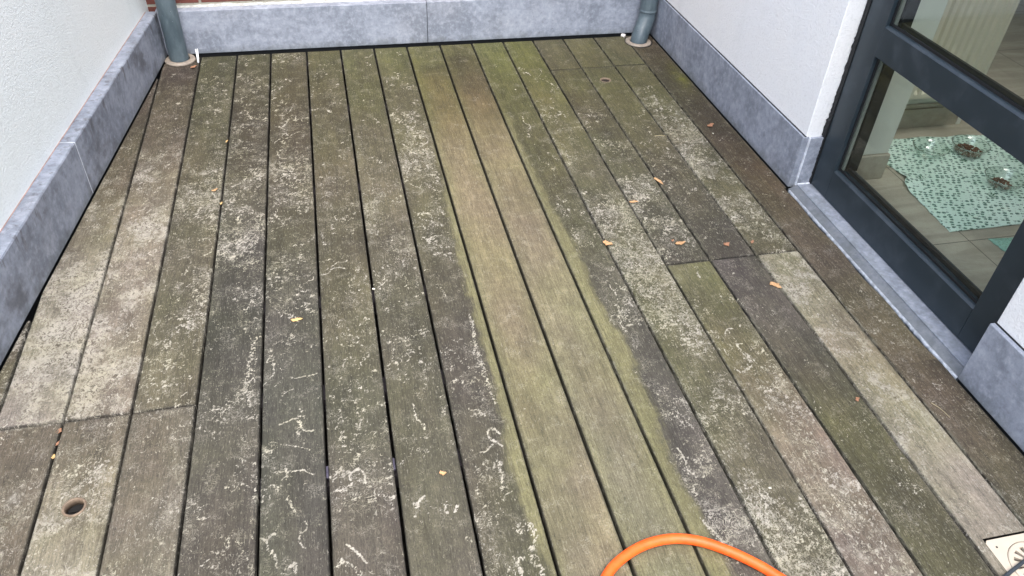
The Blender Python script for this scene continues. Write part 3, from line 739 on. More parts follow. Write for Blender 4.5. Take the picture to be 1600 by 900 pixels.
bm = bmesh.new(); slab_along(bm, -3, 3.5, -0.30, -0.012, -0.18, 0.004)
from_bm('footing', bm, GASKET, lw)
# thin pinkish seal line between render and plinth
bm = bmesh.new(); slab_along(bm, -3, 3.49, -0.0475, -0.0445, 0.1951, 0.1975)
from_bm('seal_line', bm, mat_simple("pinkish_seal", C3(170, 140, 130), 0.9, 0.3, 20), lw)

# ------------------------------------------------------------------ back wall
bw = empty('brick_wall', (1.2, 3.54, 0))
tag(bw, 'red brick back wall above a blue grey stone plinth', 'wall')
bm = bmesh.new(); box(bm, -0.6, 2.46, 3.542, 3.80, -0.1, 2.0)
from_bm('brickwork', bm, BRICK, bw)
xj = 1.302
for (a, b) in ((0.15, xj - 0.001), (xj + 0.001, 2.394)):
    bm = bmesh.new(); box(bm, a, b, 3.49, 3.541, 0.006, 0.194, 0.002)
    from_bm('plinth_stone', bm, STONE, bw)
bm = bmesh.new(); box(bm, xj - 0.001, xj + 0.001, 3.493, 3.539, 0.01, 0.1915)
from_bm('plinth_joint', bm, GASKET, bw)
bm = bmesh.new()
# ragged mortar fillet on top of the plinth
prev = None
for i in range(90):
    x = 0.18 + i * 0.0248
    h = 0.006 + 0.006 * random.random(); d = 0.006 + 0.008 * random.random()
    ring = [bm.verts.new((x, 3.5418, 0.1944 + h)), bm.verts.new((x, 3.5418 - d, 0.1944)), bm.verts.new((x, 3.5418, 0.1944))]
    if prev:
        for k in range(3): bm.faces.new((prev[k], prev[(k + 1) % 3], ring[(k + 1) % 3], ring[k]))
    prev = ring
from_bm('mortar_fillet', bm, mat_simple("pale_mortar", C3(165, 165, 160), 0.9, 0.25, 70), bw)
bm = bmesh.new(); box(bm, 0.0, 2.44, 3.50, 3.79, -0.19, 0.004)
from_bm('footing', bm, GASKET, bw)

# ------------------------------------------------------------------ right wall (house wall with the glazed door)
YD0, YD1 = 1.12, 2.068      # door opening
rw = empty('house_wall', (2.5, 2.6, 0))
tag(rw, 'white rendered house wall at right around the glazed door', 'wall')
def lwall(bm, y0, y1, z0, z1): box(bm, 2.405, 2.735, y0, y1, z0, z1, 0.002, 1)
bm = bmesh.new()
box(bm, 2.405, 2.735, YD1 + 0.001, 3.80, 0.0, 2.7, 0.003, 2)
box(bm, 2.405, 2.735, -3.0, YD0 - 0.001, 0.0, 2.7, 0.003, 2)
box(bm, 2.4055, 2.7345, YD0 - 0.03, YD1 + 0.03, 2.2, 2.6995)
from_bm('wall_render', bm, RENDER_R, rw)
for (a, b, x) in ((YD1 - 0.0005, 3.489, 2.395), (-1.6, YD0 + 0.001, 2.3885)):
    bm = bmesh.new(); box(bm, x, 2.418, a, b, 0.003, 0.2015, 0.0022)
    from_bm('plinth_stone', bm, STONE, rw)
bm = bmesh.new(); box(bm, 2.420, 2.469, YD1 - 0.011, YD1 + 0.0005, 0.019, 0.200, 0.001)      # return into the door reveal
from_bm('plinth_return', bm, STONE, rw)
bm = bmesh.new(); box(bm, 2.4178, 2.4205, YD1 - 0.0085, YD1 + 0.001, 0.012, 0.200)
box(bm, 2.421, 2.4685, YD1 - 0.0155, YD1 - 0.009, 0.0175, 0.0225, 0.001, 1)
from_bm('pale_joint', bm, MORTAR_W, rw)
bm = bmesh.new(); box(bm, 2.3975, 2.72, YD1 + 0.01, 3.52, -0.19, 0.0025); box(bm, 2.3925, 2.72, -3, YD0 - 0.001, -0.19, 0.0025)
box(bm, 2.4325, 2.7, YD0 - 0.001, YD1 + 0.01, -0.19, -0.004)
from_bm('footing', bm, GASKET, rw)
# black seal line over the right plinths
bm = bmesh.new(); box(bm, 2.4015, 2.407, YD1 + 0.001, 3.49, 0.2016, 0.2045); box(bm, 2.4015, 2.407, -1.6, YD0, 0.2016, 0.2045)
from_bm('seal_line', bm, GASKET, rw)
# threshold stone
th = empty('door_sill', (2.43, 1.6, 0))
tag(th, 'grey stone sill strip along the foot of the glazed door', 'sill')
bm = bmesh.new(); box(bm, 2.4205, 2.60, YD0 + 0.001, YD1 - 0.001, -0.03, 0.0195, 0.0015)
from_bm('sill_top', bm, STONE, th)
bm = bmesh.new(); prism_xz(bm, [(2.3905, -0.03), (2.4200, -0.03), (2.4200, 0.0150), (2.4170, 0.0150), (2.3905, 0.0035)], YD0 + 0.003, YD1 - 0.012)
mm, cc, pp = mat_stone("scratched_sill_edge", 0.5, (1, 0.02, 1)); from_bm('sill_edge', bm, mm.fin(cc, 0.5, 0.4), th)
bm = bmesh.new()
prev = None; y = YD0 + 0.004
while y < YD1 - 0.015:
    w_ = 0.0018 + 0.0040 * random.random() ** 1.5
    ring = [bm.verts.new(v) for v in ((2.3915, y, 0.0050), (2.3915, y, -0.01), (2.3905 - w_, y, -0.01), (2.3905 - w_, y, 0.0012))]
    if prev:
        for k in range(4): bm.faces.new((prev[k], prev[(k + 1) % 4], ring[(k + 1) % 4], ring[k]))
    prev = ring; y += 0.006
from_bm('caulk_bead', bm, mat_simple('dirty_caulk', C3(150, 156, 164), 0.8, 0.3, 60, bump=0.001), th, smooth=True)

# ------------------------------------------------------------------ glazed door
dr = empty('glazed_door', (2.47, 1.6, 0.023))
tag(dr, 'anthracite framed glass door with a wide middle rail', 'door')
XF = 2.47; XB = 2.545; XG = 2.488
bm = bmesh.new(); box(bm, XF, XB, 1.955, 2.050, 0.023, 2.19, 0.0018); from_bm('door_stile', bm, ANTHRACITE, dr)
bm = bmesh.new(); box(bm, XF, XB, 1.128, 1.245, 0.023, 2.19, 0.0018); from_bm('door_stile', bm, ANTHRACITE, dr)
def rail(z0, z1, lip=True):
    bm = bmesh.new()
    prof = [(XF, z0), (XF, z1 - 0.006), (XF + 0.006, z1), (XG - 0.004, z1 + 0.001), (XG - 0.004, z1 - 0.004), (XB, z1 - 0.004), (XB, z0)]
    prism_xz(bm, prof, 1.2452, 1.9548); return bm
from_bm('bottom_rail', rail(0.0235, 0.133), ANTHRACITE, dr)
from_bm('middle_rail', rail(0.533, 0.627), ANTHRACITE, dr)
from_bm('top_rail', rail(2.09, 2.1895), ANTHRACITE, dr)
for (z0, z1) in ((0.133, 0.533), (0.627, 2.09)):
    bm = bmesh.new(); box(bm, XG, XG + 0.004, 1.249, 1.951, z0 + 0.001, z1 - 0.001)
    from_bm('glass_pane', bm, GLASS, dr)
    bm = bmesh.new()      # gasket all round
    box(bm, XG - 0.006, XG - 0.0005, 1.948, 1.9546, z0 + .002, z1 - .001); box(bm, XG - 0.006, XG - 0.0005, 1.2454, 1.252, z0 + .002, z1 - .001)
    box(bm, XG - 0.0035, XG - 0.0004, 1.2525, 1.9475, z0 + .0015, z0 + 0.009); box(bm, XG + 0.026, XG + 0.034, 1.2525, 1.9475, z0 - .0035, z0 + 0.010)
    box(bm, XG + 0.022, XB + 0.004, 1.9440, 1.9546, z0 - .003, z1 - .001)
    from_bm('gasket', bm, GASKET, dr)
    bm = bmesh.new()
    box(bm, XG + 0.0045, XG + 0.015, 1.9470, 1.9546, z0 + 0.001, z1 - 0.001)
    box(bm, XG + 0.0045, XG + 0.015, 1.2454, 1.2525, z0 + 0.001, z1 - 0.001)
    from_bm('spacer_bar', bm, SPACER, dr)
# ragged black sealant between reveal and frame
bm = bmesh.new(); prev = None; z = 0.02
while z < 2.2:
    a = 0.0012 + 0.004 * random.random() ** 2
    if 0.205 < z < 0.27: a += 0.004 + 0.004 * random.random()
    ring = [bm.verts.new(v) for v in ((2.4670 - a, 2.0655, z), (2.4680 - a * .6, 2.0505, z), (2.475, 2.0505, z), (2.475, 2.0655, z))]
    if prev:
        for k in range(4): bm.faces.new((prev[k], prev[(k + 1) % 4], ring[(k + 1) % 4], ring[k]))
    prev = ring; z += 0.007
from_bm('sealant', bm, GASKET, dr)
bm = bmesh.new(); box(bm, XF + 0.01, XB - 0.002, 2.0502, 2.0672, 0.02, 2.19); box(bm, XF + 0.012, XB - 0.002, YD0 + 0.0005, 1.1278, 0.02, 2.19)
box(bm, XF + 0.015, XB, 1.13, 2.0505, 0.0197, 0.0233)
from_bm('frame_packing', bm, GASKET, dr)
bm = bmesh.new(); box(bm, XF + 0.004, XF + 0.02, 1.2300, 1.2400, 0.1250, 0.1310, 0.001)
bm.free()

# ------------------------------------------------------------------ inside the house
ZI = 0.02
bm = bmesh.new(); box(bm, 2.56, 7.5, -3.0, 6.0, -0.15, ZI)
g = from_bm('tiled_floor', bm, TILE); tag(g, 'beige tiled floor inside the house', 'floor', kind='structure')
iw = empty('interior_wall', (3.0, 2.44, ZI))
tag(iw, 'pale interior wall with tiled skirting behind the radiator', 'wall')
bm = bmesh.new(); box(bm, 2.7352, 3.318, 2.386, 2.53, ZI, 2.55)
from_bm('plaster', bm, WHITEIN, iw)
bm = bmesh.new(); box(bm, 2.7355, 3.302, 2.374, 2.3855, ZI + 0.0005, ZI + 0.082, 0.002); box(bm, 2.7355, 3.30, 2.3795, 2.3855, ZI + 0.0825, ZI + 0.10, 0.002)
from_bm('skirting_tile', bm, TILE, iw)
bm = bmesh.new(); box(bm, 3.3025, 3.3215, 2.372, 2.40, ZI + 0.0005, ZI + 0.10, 0.002)
from_bm('corner_trim', bm, WHITEIN, iw)
rv = empty('door_reveal_lining', (2.7, 2.08, ZI))
tag(rv, 'pale plastered reveal lining just inside the glazed door', 'reveal lining')
bm = bmesh.new(); box(bm, 2.5455, 2.742, 2.052, 2.0672, ZI + 0.10, 2.19, 0.002); box(bm, 2.7355, 2.742, 2.0675, 2.3855, ZI + 0.10, 2.55, 0.001)
from_bm('plaster', bm, WHITEIN, rv)
bm = bmesh.new(); box(bm, 2.5455, 2.750, 2.042, 2.0672, ZI + 0.0005, ZI + 0.099, 0.004); box(bm, 2.7355, 2.750, 2.0675, 2.3735, ZI + 0.0005, ZI + 0.099, 0.004)
from_bm('skirting_tile', bm, TILE, rv)
# rest of the room shell
rs_ = empty('room_shell', (5, 1.5, ZI))
tag(rs_, 'dim far walls and ceiling of the room behind the door', 'room')
bm = bmesh.new()      # flat roof; unseen opening added over the room to light the cloth
box(bm, 2.7353, 7.5, 2.5, 6.0, 2.552, 2.7); box(bm, 2.7353, 7.5, -3.0, 0.9, 2.552, 2.7)
box(bm, 2.7353, 2.85, 0.901, 2.499, 2.552, 2.7); box(bm, 3.65, 7.5, 0.901, 2.499, 2.552, 2.7)
for a_ in ((2.75, 3.75, 2.5, 2.6), (2.75, 3.75, 0.8, 0.9), (2.75, 2.85, 0.901, 2.499), (3.65, 3.75, 0.901, 2.499)): box(bm, *a_, 2.7005, 3.1)  # unseen shaft added to narrow the light falling through the opening
from_bm('ceiling', bm, WHITEIN, rs_)
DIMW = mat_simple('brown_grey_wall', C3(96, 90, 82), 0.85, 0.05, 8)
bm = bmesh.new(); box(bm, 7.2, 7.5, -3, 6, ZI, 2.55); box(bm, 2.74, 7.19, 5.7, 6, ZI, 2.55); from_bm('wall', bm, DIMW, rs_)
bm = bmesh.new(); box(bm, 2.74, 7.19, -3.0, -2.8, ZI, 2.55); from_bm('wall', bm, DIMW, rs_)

# radiator
rd = empty('radiator', (3.0, 2.32, 0.19))
tag(rd, 'cream ribbed panel radiator seen through the glass door', 'radiator')
x0, x1, yf, z0, z1 = 2.775, 3.262, 2.296, 0.190, 0.80
bm = bmesh.new(); npitch = 15; prof = []
for i in range(npitch):
    a = x0 + 0.004 + (x1 - x0 - 0.008) * i / npitch; p = (x1 - x0 - 0.008) / npitch
    prof += [(a, 0.0), (a + p * 0.18, 0.0), (a + p * 0.32, 0.011), (a + p * 0.68, 0.011), (a + p * 0.82, 0.0)]
prof.append((x1 - 0.004, 0.0))
rows = [(z0 + 0.001, 0), (z0 + 0.018, 0), (z0 + 0.030, 1), (z1 - 0.030, 1), (z1 - 0.018, 0), (z1 - 0.001, 0)]
vv = [[bm.verts.new((x, yf + d * k, z)) for x, d in prof] for z, k in rows]
for a, b in zip(vv, vv[1:]):
    for i in range(len(prof) - 1): bm.faces.new((a[i], a[i + 1], b[i + 1], b[i]))
from_bm('ribbed_panel', bm, RADIATOR, rd)
bm = bmesh.new()
box(bm, x1 - 0.0035, x1, yf - 0.001, yf + 0.07, z0, z1, 0.001); box(bm, x0, x0 + 0.0035, yf - 0.001, yf + 0.07, z0, z1, 0.001)
box(bm, x0 + 0.004, x1 - 0.004, yf + 0.062, yf + 0.068, z0, z1)
box(bm, x0 + 0.004, x1 - 0.004, yf + 0.006, yf + 0.0615, z0 + 0.002, z0 + 0.008)
from_bm('casing', bm, RADIATOR, rd)
bm = bmesh.new()
for i in range(30):
    a = x0 + 0.012 + i * (x1 - x0 - 0.024) / 30
    box(bm, a, a + 0.008, yf + 0.004, yf + 0.064, z1 - 0.004, z1)
from_bm('top_grille', bm, RADIATOR, rd)

# printed cloth on the floor
def cloth(name, corners_fn, nx, ny, mat, lab, grp):
    bm = bmesh.new(); V = []
    for j in range(ny + 1):
        row = []
        for i in range(nx + 1):
            x, y, z = corners_fn(i / nx, j / ny); row.append((x, y, z))
        V.append(row)
    top = [[bm.verts.new(v) for v in r] for r in V]
    bot = [[bm.verts.new((v[0], v[1], v[2] - 0.0016)) for v in r] for r in V]
    for j in range(ny):
        for i in range(nx):
            bm.faces.new((top[j][i], top[j][i + 1], top[j + 1][i + 1], top[j + 1][i])); bm.faces.new((bot[j][i], bot[j + 1][i], bot[j + 1][i + 1], bot[j][i + 1]))
    bd = [(0, i) for i in range(nx)] + [(j, nx) for j in range(ny)] + [(ny, i) for i in range(nx, 0, -1)] + [(j, 0) for j in range(ny, 0, -1)]
    for k in range(len(bd)):
        a, b = bd[k], bd[(k + 1) % len(bd)]
        bm.faces.new((top[a[0]][a[1]], bot[a[0]][a[1]], bot[b[0]][b[1]], top[b[0]][b[1]]))
    c = V[ny // 2][nx // 2]
    o = from_bm(name, bm, mat, None, smooth=True, origin=(c[0], c[1], ZI)); tag(o, lab, grp); return o
LE = [(1.700, 2.781), (1.83, 2.790), (1.92, 2.794), (1.985, 2.800), (2.02, 2.832), (2.06, 2.834), (2.15, 2.828), (2.26, 2.852), (2.30, 2.875)]
def cl1(u, v):
    y = 1.700 + v * (0.605 - 0.035 * u); xl = float(np.interp(y, [a[0] for a in LE], [a[1] for a in LE]))
    if v == 1: y += 0.006 * math.sin(u * 21)
    xr = 3.47 + 0.006 * math.sin(v * 17)
    x = xl + (xr - xl) * u
    if u == 0: x += 0.002 * math.sin(v * 60)
    e = math.exp(-u / 0.05) * math.exp(-((y - 2.0) / 0.05) ** 2) * 0.012
    z = ZI + 0.0035 + 0.0012 * math.sin(x * 37 + y * 11) * math.sin(y * 29) + e
    return x, y, z
cloth('floor_cloth', cl1, 60, 60, CLOTH, 'mint cloth printed with green leaves on the tiled floor under glass bowls', 'cloth')
def cl2(u, v):
    x = 2.884 + 0.30 * u + 0.02 * v; y = 1.644 - v * 0.20 - 0.02 * u
    if u == 0: x += 0.003 * math.sin(v * 40)
    return x, y, ZI + 0.003 + 0.0008 * math.sin(40 * x)
cloth('small_mat', cl2, 20, 14, CLOTH2, 'small plain mint mat lying nearer than the printed cloth', 'mat')

def bowl(x, y, r, h, lab, food):
    t = empty('glass_bowl', (x, y, ZI + 0.0055)); tag(t, lab, 'bowl', 'glass bowls on the mint cloth')
    zb = ZI + 0.0058
    bm = bmesh.new()
    lathe(bm, [(0.001, 0.0), (r * 0.55, 0.0), (r * 0.72, h * 0.18), (r * 0.90, h * 0.6), (r, h), (r + 0.0025, h + 0.0005), (r - 0.001, h + 0.001), (r * 0.88, h * 0.62), (r * 0.69, h * 0.24), (r * 0.5, h * 0.1), (0.001, h * 0.1)], (x, y, zb), 40)
    from_bm('bowl_glass', bm, BOWLGLASS, t, smooth=True)
    bm = bmesh.new(); tor = []
    lathe(bm, [(r + 0.0022, h - 0.001), (r + 0.0030, h + 0.0008), (r + 0.0018, h + 0.002), (r + 0.0004, h + 0.0012)], (x, y, zb), 40, close=True)
    from_bm('rim', bm, mat_glass("bowl_rim_glass", (0.80, 0.88, 0.85, 1), 1.5, 0.18), t, smooth=True)
    if food:
        fx, fy, fr, n = food
        bm = bmesh.new()
        for _ in range(n):
            a = random.uniform(0, 6.28); q = r * fr * math.sqrt(random.random())
            zz = zb + h * 0.12 + 0.006 + random.uniform(0, 0.020) * (1 - q / (r * fr))
            m_ = Matrix.Translation((x + fx + q * math.cos(a), y + fy + q * math.sin(a), zz)) @ Matrix.Rotation(random.uniform(0, 3), 4, Vector((random.random(), random.random(), 1)).normalized()) @ Matrix.Diagonal((1, 0.85, 0.6, 1))
            bmesh.ops.create_icosphere(bm, subdivisions=1, radius=random.uniform(0.004, 0.006), matrix=m_)
        o = from_bm('pet_food', bm, KIBBLE, None, smooth=True, origin=(x, y, zb)); tag(o, food_lab[(fx, fy)], 'pet food', 'brown pet food in the glass bowls', 'stuff')
food_lab = {(0.002, 0.0): 'brown kibble heaped in the far right glass bowl', (-0.006, 0.002): 'brown kibble clump in the glass bowl nearest the door'}
bowl(3.02, 2.160, 0.062, 0.036, 'empty clear glass bowl at the far left of the mint cloth', None)
bowl(3.185, 2.150, 0.066, 0.040, 'clear glass bowl of brown kibble beside the empty bowl', (0.002, 0.0, 0.74, 230))
bowl(3.150, 1.918, 0.066, 0.040, 'clear glass bowl with a little kibble, nearest to the door', (-0.006, 0.002, 0.58, 110))

# ------------------------------------------------------------------ downpipes
def disc_collar(bm, x, y, ri, ro, h):
    lathe(bm, [(ro, 0.0), (ro, h * 0.55), (ro - 0.004, h), (ro - 0.012, h + 0.001), (ri + 0.004, h + 0.0015), (ri, h), (ri, 0.0)], (x, y, 0.001), 64, close=True)
pl = empty('downpipe', (0.21, 3.437, 0))
tag(pl, 'straight blue grey zinc downpipe in the left corner by the left wall', 'downpipe', 'zinc downpipes at the back wall')
bm = bmesh.new()
lathe(bm, [(0.0395, -0.02), (0.0395, -0.018), (0.0395, 1.0), (0.0395, 1.97), (0.0395, 1.98), (0.037, 1.98), (0.037, 1.97), (0.037, -0.018), (0.037, -0.02)], (0.213, 3.441, 0.0), 56, close=True)
from_bm('pipe', bm, ZINC, pl, smooth=True)
bm = bmesh.new(); disc_collar(bm, 0.217, 3.436, 0.0405, 0.0635, 0.010)
from_bm('floor_collar', bm, COLLAR, pl, smooth=True)
pr = empty('downpipe', (2.30, 3.39, 0))
tag(pr, 'zinc downpipe with a bent foot in the right corner', 'downpipe', 'zinc downpipes at the back wall')
bm = bmesh.new()
pts = spline([(2.303, 3.388, -0.03), (2.304, 3.389, 0.0), (2.311, 3.396, 0.030), (2.331, 3.416, 0.068), (2.345, 3.430, 0.098), (2.349, 3.435, 0.125), (2.349, 3.435, 0.14)], 6)
tube(bm, pts, 0.0395, 48, cap=False)
from_bm('elbow', bm, ZINC, pr, smooth=True)
bm = bmesh.new(); lathe(bm, [(0.0405, 0.131), (0.0418, 0.133), (0.0418, 0.139), (0.0396, 0.141), (0.0395, 0.145), (0.0395, 1.97), (0.0395, 1.98), (0.037, 1.98), (0.037, 1.97), (0.037, 0.135), (0.037, 0.131)], (2.349, 3.435, 0.0), 56, close=True)
from_bm('pipe', bm, ZINC, pr, smooth=True)
bm = bmesh.new(); disc_collar(bm, 2.302, 3.386, 0.0405, 0.0625, 0.007)
from_bm('floor_collar', bm, COLLAR, pr, smooth=True)
bm = bmesh.new(); lathe(bm, [(0.0628, -0.001), (0.0665, -0.001), (0.0665, 0.0008), (0.0628, 0.0008)], (2.304, 3.387, 0.001), 64, close=True)
from_bm('gap_ring', bm, GASKET, pr)
# white socket bit showing under the back plinth
bm = bmesh.new(); lathe(bm, [(0.011, -0.02), (0.012, 0.004), (0.010, 0.0055), (0.001, 0.006)], (2.258, 3.478, 0.0), 24)
o = from_bm('pipe_stub', bm, mat_simple("white_plastic", C3(210, 205, 200), 0.4, 0.05), None, smooth=True, origin=(2.258, 3.478, 0)); tag(o, 'small white pipe stub under the back plinth beside the right downpipe', 'pipe stub')
# two thin white cable ends by the left collar
for i, (a, b) in enumerate((((0.291, 3.405, 0.001), (0.287, 3.445, 0.046)), ((0.294, 3.407, 0.001), (0.2945, 3.447, 0.047)))):
    bm = bmesh.new(); tube(bm, [Vector(a), Vector(a).lerp(Vector(b), 0.5) + Vector((0.0006, 0, 0)), Vector(b)], 0.0022, 10)
    o = from_bm('cable_end', bm, mat_simple("white_cable", C3(225, 228, 232), 0.5, 0.03), None, smooth=True, origin=a)
    tag(o, ['short white cable end standing by the left downpipe, nearer the pipe', 'short white cable end by the left downpipe, the one farther from the pipe'][i], 'cable end', 'white cable ends')
# dark dirt and mortar crumbs in the upper left corner
# ------------------------------------------------------------------ drain plate and cable
dt = empty('drain_cover', (2.204, 0.607, 0)); tag(dt, 'square cream plastic drain cover with round grate set into the deck', 'drain cover')
cxd, cyd = 2.204, 0.607; ph = 0.0745
bm = bmesh.new(); seg = 64; ro = 0.058
zt = -0.0015
outer = []; inner = []; outb = []; innb = []
for i in range(seg):
    a = 2 * math.pi * (i + 0.5) / seg; c_, s_ = math.cos(a), math.sin(a)
    k = ph / max(abs(c_), abs(s_))
    outer.append(bm.verts.new((cxd + c_ * k, cyd + s_ * k, zt))); inner.append(bm.verts.new((cxd + c_ * ro, cyd + s_ * ro, zt)))
    outb.append(bm.verts.new((cxd + c_ * k, cyd + s_ * k, zt - 0.02))); innb.append(bm.verts.new((cxd + c_ * ro, cyd + s_ * ro, zt - 0.012)))
for i in range(seg):
    j = (i + 1) % seg
    bm.faces.new((outer[i], outer[j], inner[j], inner[i])); bm.faces.new((outer[i], outb[i], outb[j], outer[j])); bm.faces.new((inner[i], inner[j], innb[j], innb[i]))
from_bm('plate', bm, GRATE, dt)
bm = bmesh.new()
lathe(bm, [(0.0565, -0.006), (0.0565, 0.0004), (0.054, 0.0016), (0.047, 0.0012), (0.0455, 0.0), (0.0455, -0.006)], (cxd, cyd, zt), 64, close=True)
lathe(bm, [(0.020, -0.006), (0.020, 0.0006), (0.0185, 0.001), (0.0001, 0.001)], (cxd, cyd, zt), 32)
for i in range(14):
    a = 2 * math.pi * i / 14 + 0.1; d = Vector((math.cos(a), math.sin(a), 0)); n_ = Vector((-d.y, d.x, 0))
    P = Vector((cxd, cyd, 0)); w0, w1 = 0.0028, 0.0052
    q = [P + d * 0.019 - n_ * w0, P + d * 0.046 - n_ * w1, P + d * 0.046 + n_ * w1, P + d * 0.019 + n_ * w0]
    t_ = [bm.verts.new((v.x, v.y, zt + 0.0004)) for v in q]; b_ = [bm.verts.new((v.x, v.y, zt - 0.006)) for v in q]
    bm.faces.new(t_)
    for k in range(4): bm.faces.new((t_[k], b_[k], b_[(k + 1) % 4], t_[(k + 1) % 4]))
from_bm('grate', bm, GRATE, dt)
bm = bmesh.new(); r_ = bmesh.ops.create_circle(bm, cap_ends=True, segments=40, radius=0.0575, matrix=Matrix.Translation((cxd, cyd, zt - 0.011)))
from_bm('drain_bowl', bm, mat_simple("grey_drain_bowl", C3(120, 108, 104), 0.6, 0.3, 40), dt)
for sx in (-1, 1):
    for sy in (-1, 1):
        bm = bmesh.new(); lathe(bm, [(0.0024, 0.0), (0.0022, 0.0006), (0.0001, 0.0004)], (cxd + sx * 0.056, cyd + sy * 0.056, zt), 16)
        from_bm('screw', bm, GASKET, dt)
bm = bmesh.new()
tube(bm, spline([(1.98, 0.55, 0.0045), (2.060, 0.577, 0.0045), (2.118, 0.599, 0.0042), (2.180, 0.620, 0.0045), (2.260, 0.645, 0.0045), (2.34, 0.66, 0.0045)], 10), 0.0040, 14)
o = from_bm('cable', bm, CABLE, None, smooth=True, origin=(2.15, 0.61, 0)); tag(o, 'dark grey cable lying across the cream drain cover', 'cable')

# orange hose
bm = bmesh.new()
HP = [(1.22, 0.60, 0.0115), (1.245, 0.690, 0.0115), (1.293, 0.757, 0.0115), (1.341, 0.790, 0.0115), (1.397, 0.809, 0.0115), (1.455, 0.811, 0.0115), (1.507, 0.796, 0.0115), (1.553, 0.768, 0.0115), (1.595, 0.733, 0.0115), (1.633, 0.692, 0.0115), (1.70, 0.60, 0.0115), (1.74, 0.45, 0.0115), (1.70, 0.25, 0.0115), (1.5, 0.05, 0.0115), (1.2, -0.1, 0.0115)]
tube(bm, spline(HP, 14), 0.0108, 24)
o = from_bm('hose', bm, HOSE, None, smooth=True, origin=(1.455, 0.81, 0)); tag(o, 'bright orange hose curving over the near edge of the deck', 'hose')

# ------------------------------------------------------------------ dry leaves
def leaf(x, y, L, W_, rot, mat, lab, curl=0.25, lobes=True, z=0.0012):
    bm = bmesh.new(); n = 11; rows = []
    for i in range(n + 1):
        t = i / n
        wd = W_ * (math.sin(math.pi * min(1, t * 1.02) ** 0.8) ** 0.75) if 0 < t < 1 else 0.0006
        if lobes: wd *= 0.7 + 0.5 * abs(math.sin(t * 9.5))
        wd *= random.uniform(0.85, 1.1)
        row = []
        for s in (-1, -0.5, 0, 0.5, 1):
            X_ = (t - 0.5) * L * 1.08 + 0.10 * wd * s * math.sin(x * 91); Y_ = s * wd / 2 * (1 + 0.35 * s * math.sin(t * 7 + x * 50)) + 0.06 * L * math.sin(t * 4 + y * 9)
            Z_ = 0.002 + curl * (s * s) * W_ * 0.6 + curl * L * 0.35 * (t - 0.5) ** 2
            row.append((X_, Y_, Z_))
        rows.append(row)
    c, s_ = math.cos(rot), math.sin(rot)
    def T_(p, dz=0): return (x + p[0] * c - p[1] * s_, y + p[0] * s_ + p[1] * c, z + p[2] + dz)
    a = [[bm.verts.new(T_(p)) for p in r] for r in rows]; b = [[bm.verts.new(T_(p, -0.0005)) for p in r] for r in rows]
    for i in range(n):
        for k in range(4):
            bm.faces.new((a[i][k], a[i][k + 1], a[i + 1][k + 1], a[i + 1][k])); bm.faces.new((b[i][k], b[i + 1][k], b[i + 1][k + 1], b[i][k + 1]))
        bm.faces.new((a[i][0], a[i + 1][0], b[i + 1][0], b[i][0])); bm.faces.new((a[i][4], b[i][4], b[i + 1][4], a[i + 1][4]))
    o = from_bm('dry_leaf', bm, mat, None, smooth=True, origin=(x, y, 0)); tag(o, lab, 'leaf', 'dry leaves fallen on the deck'); return o
def lv(u, v, *a, **k):
    q = survey(u, v); return leaf(float(q[0]), float(q[1]), *a, **k)
lv(464, 500, 0.030, 0.013, 0.05, LEAF_P, 'largest pale yellow leaf lying alone on the dark board left of centre', curl=0.05)
lv(336, 298, 0.021, 0.010, 0.6, LEAF_O, 'small golden leaf on the third gap from the left, above another', lobes=True)
lv(346, 319, 0.015, 0.007, 1.4, LEAF_P, 'pale crumb of leaf caught in the gap just below the golden leaf')
lv(355, 222, 0.018, 0.006, 1.1, LEAF_P, 'tiny pale leaf sliver in the left gap, farthest of the left ones')
lv(1110, 197, 0.034, 0.020, 0.3, LEAF_R, 'russet lobed leaf on the dark board below the right plinth', curl=0.25, lobes=True)
lv(1029, 284, 0.048, 0.013, -1.15, LEAF_O, 'slim orange leaf lying across a gap, right of centre', curl=0.1)
lv(990, 317, 0.030, 0.011, -0.1, LEAF_O, 'orange leaf beside the gap next to the slim leaf', curl=0.3)
lv(949, 382, 0.030, 0.020, -0.7, LEAF_O, 'broad tan leaf stuck in a gap beside the green walked strip', curl=0.3)
lv(1063, 381, 0.034, 0.015, 0.05, LEAF_O, 'orange leaf near the end of a board above the joint', curl=0.2, lobes=True)
lv(1051, 377, 0.012, 0.008, 0.7, LEAF_R, 'tiny russet leaf fragment beside the orange leaf above the joint')
lv(1135, 383, 0.022, 0.016, 0.2, LEAF_R, 'small crumpled orange leaf between the board joint and the sill', curl=0.3, lobes=True)
lv(1175, 379, 0.018, 0.009, 0.9, LEAF_R, 'faint russet leaf scrap just above the second board joint')
lv(1212, 447, 0.036, 0.021, -0.9, LEAF_O, 'rounded orange leaf by the gap below the right board joint', curl=0.12)
lv(692, 741, 0.015, 0.011, -0.2, LEAF_O, 'small pale orange leaf on the near dark board, below centre', curl=0.4, lobes=True)
lv(1339, 625, 0.014, 0.010, 0.3, LEAF_R, 'small russet leaf on the board in front of the door sill', lobes=True)
lv(303, 106, 0.030, 0.016, 0.7, LEAF_R, 'brown leaf scrap against the left downpipe collar', curl=0.3, lobes=True)
lv(92, 672, 0.016, 0.010, 1.2, LEAF_R, 'red brown leaf crumb in the gap at the left board joint', z=-0.006)
lv(90, 690, 0.016, 0.009, 0.9, LEAF_R, 'second red brown crumb in the same gap, just nearer', z=-0.008)
lv(83, 712, 0.012, 0.008, 1.3, LEAF_P, 'yellowish crumb in the gap above the round hole', z=-0.006)

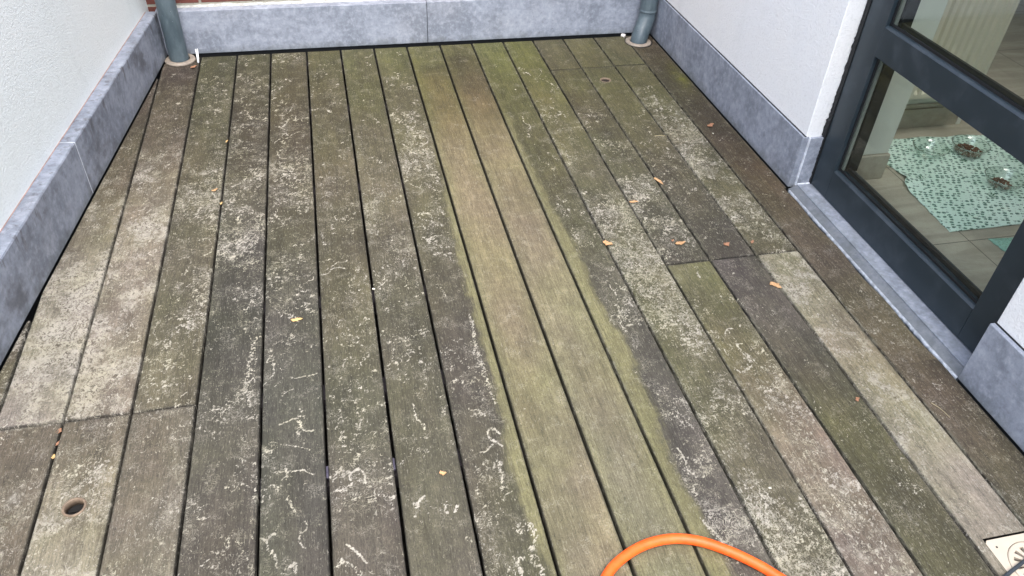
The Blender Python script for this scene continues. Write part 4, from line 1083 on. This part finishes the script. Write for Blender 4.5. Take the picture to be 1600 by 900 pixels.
# cable clips / plastic spacers in the gaps
for (u, v, lab) in ((511, 735, 'dark plastic clip in the gap left of centre near the front'), (615, 722, 'dark plastic clip in the next gap right of the other'), (640, 893, None)):
    if lab is None: continue
    q = survey(u, v); bm = bmesh.new()
    box(bm, q[0] - 0.0029, q[0] + 0.0029, q[1] - 0.016, q[1] + 0.016, -0.012, -0.0045, 0.0008, 1)
    lathe(bm, [(0.0022, 0.0), (0.0018, 0.0012), (0.0001, 0.0014)], (q[0], q[1] - 0.002, -0.0046), 12)
    o = from_bm('gap_clip', bm, mat_simple("dark_violet_plastic", C3(62, 58, 70), 0.5, 0.15), None, origin=(q[0], q[1], 0)); tag(o, lab, 'clip', 'plastic clips between boards')

# straw and pale crumbs lying on the boards
def sstraw(a, b, r, lab):
    qa, qb = survey(*a), survey(*b); bm = bmesh.new()
    P = [Vector((qa[0], qa[1], r + 0.0006)), Vector(((qa[0] + qb[0]) / 2 + 0.002, (qa[1] + qb[1]) / 2 + 0.001, r + 0.0022)), Vector((qb[0], qb[1], r + 0.0006))]
    tube(bm, spline(P, 6), [r * (1 - 0.5 * i / 12) for i in range(13)], 8)
    o = from_bm('straw', bm, mat_simple("dry_straw", C3(176, 164, 130), 0.8, 0.15), None, smooth=True, origin=P[0]); tag(o, lab, 'straw', 'dry stalks on the deck')
sstraw((1455, 630), (1484, 653), 0.0008, 'thin pale stalk on the dark board before the right plinth')
sstraw((1023, 213), (1042, 213), 0.0011, 'short pale stalk lying across the far boards left of the russet leaf')
def crumb(u, v, r, lab):
    q = survey(u, v); bm = bmesh.new()
    bmesh.ops.create_icosphere(bm, subdivisions=2, radius=r, matrix=Matrix.Translation((q[0], q[1], r * 0.45)) @ Matrix.Rotation(u, 4, 'Z') @ Matrix.Diagonal((1.3, 0.8, 0.55, 1)))
    for v_ in bm.verts: v_.co += Vector((random.uniform(-1, 1), random.uniform(-1, 1), random.uniform(-0.5, 0.5))) * r * 0.16
    o = from_bm('crumb', bm, mat_simple("pale_grit", C3(190, 186, 172), 0.8, 0.1), None, smooth=True, origin=(q[0], q[1], 0)); tag(o, lab, 'grit', 'pale grit on the deck')
crumb(584, 452, 0.0038, 'white crumb at the edge of a gap left of the green strip')
crumb(1114, 209, 0.0034, 'white crumb just below the russet leaf at the right')
crumb(1203, 763, 0.0030, 'white crumb on the flaking board right of the hose')
crumb(561, 454, 0.0022, 'tiny white crumb left of the gap, beside the larger crumb')
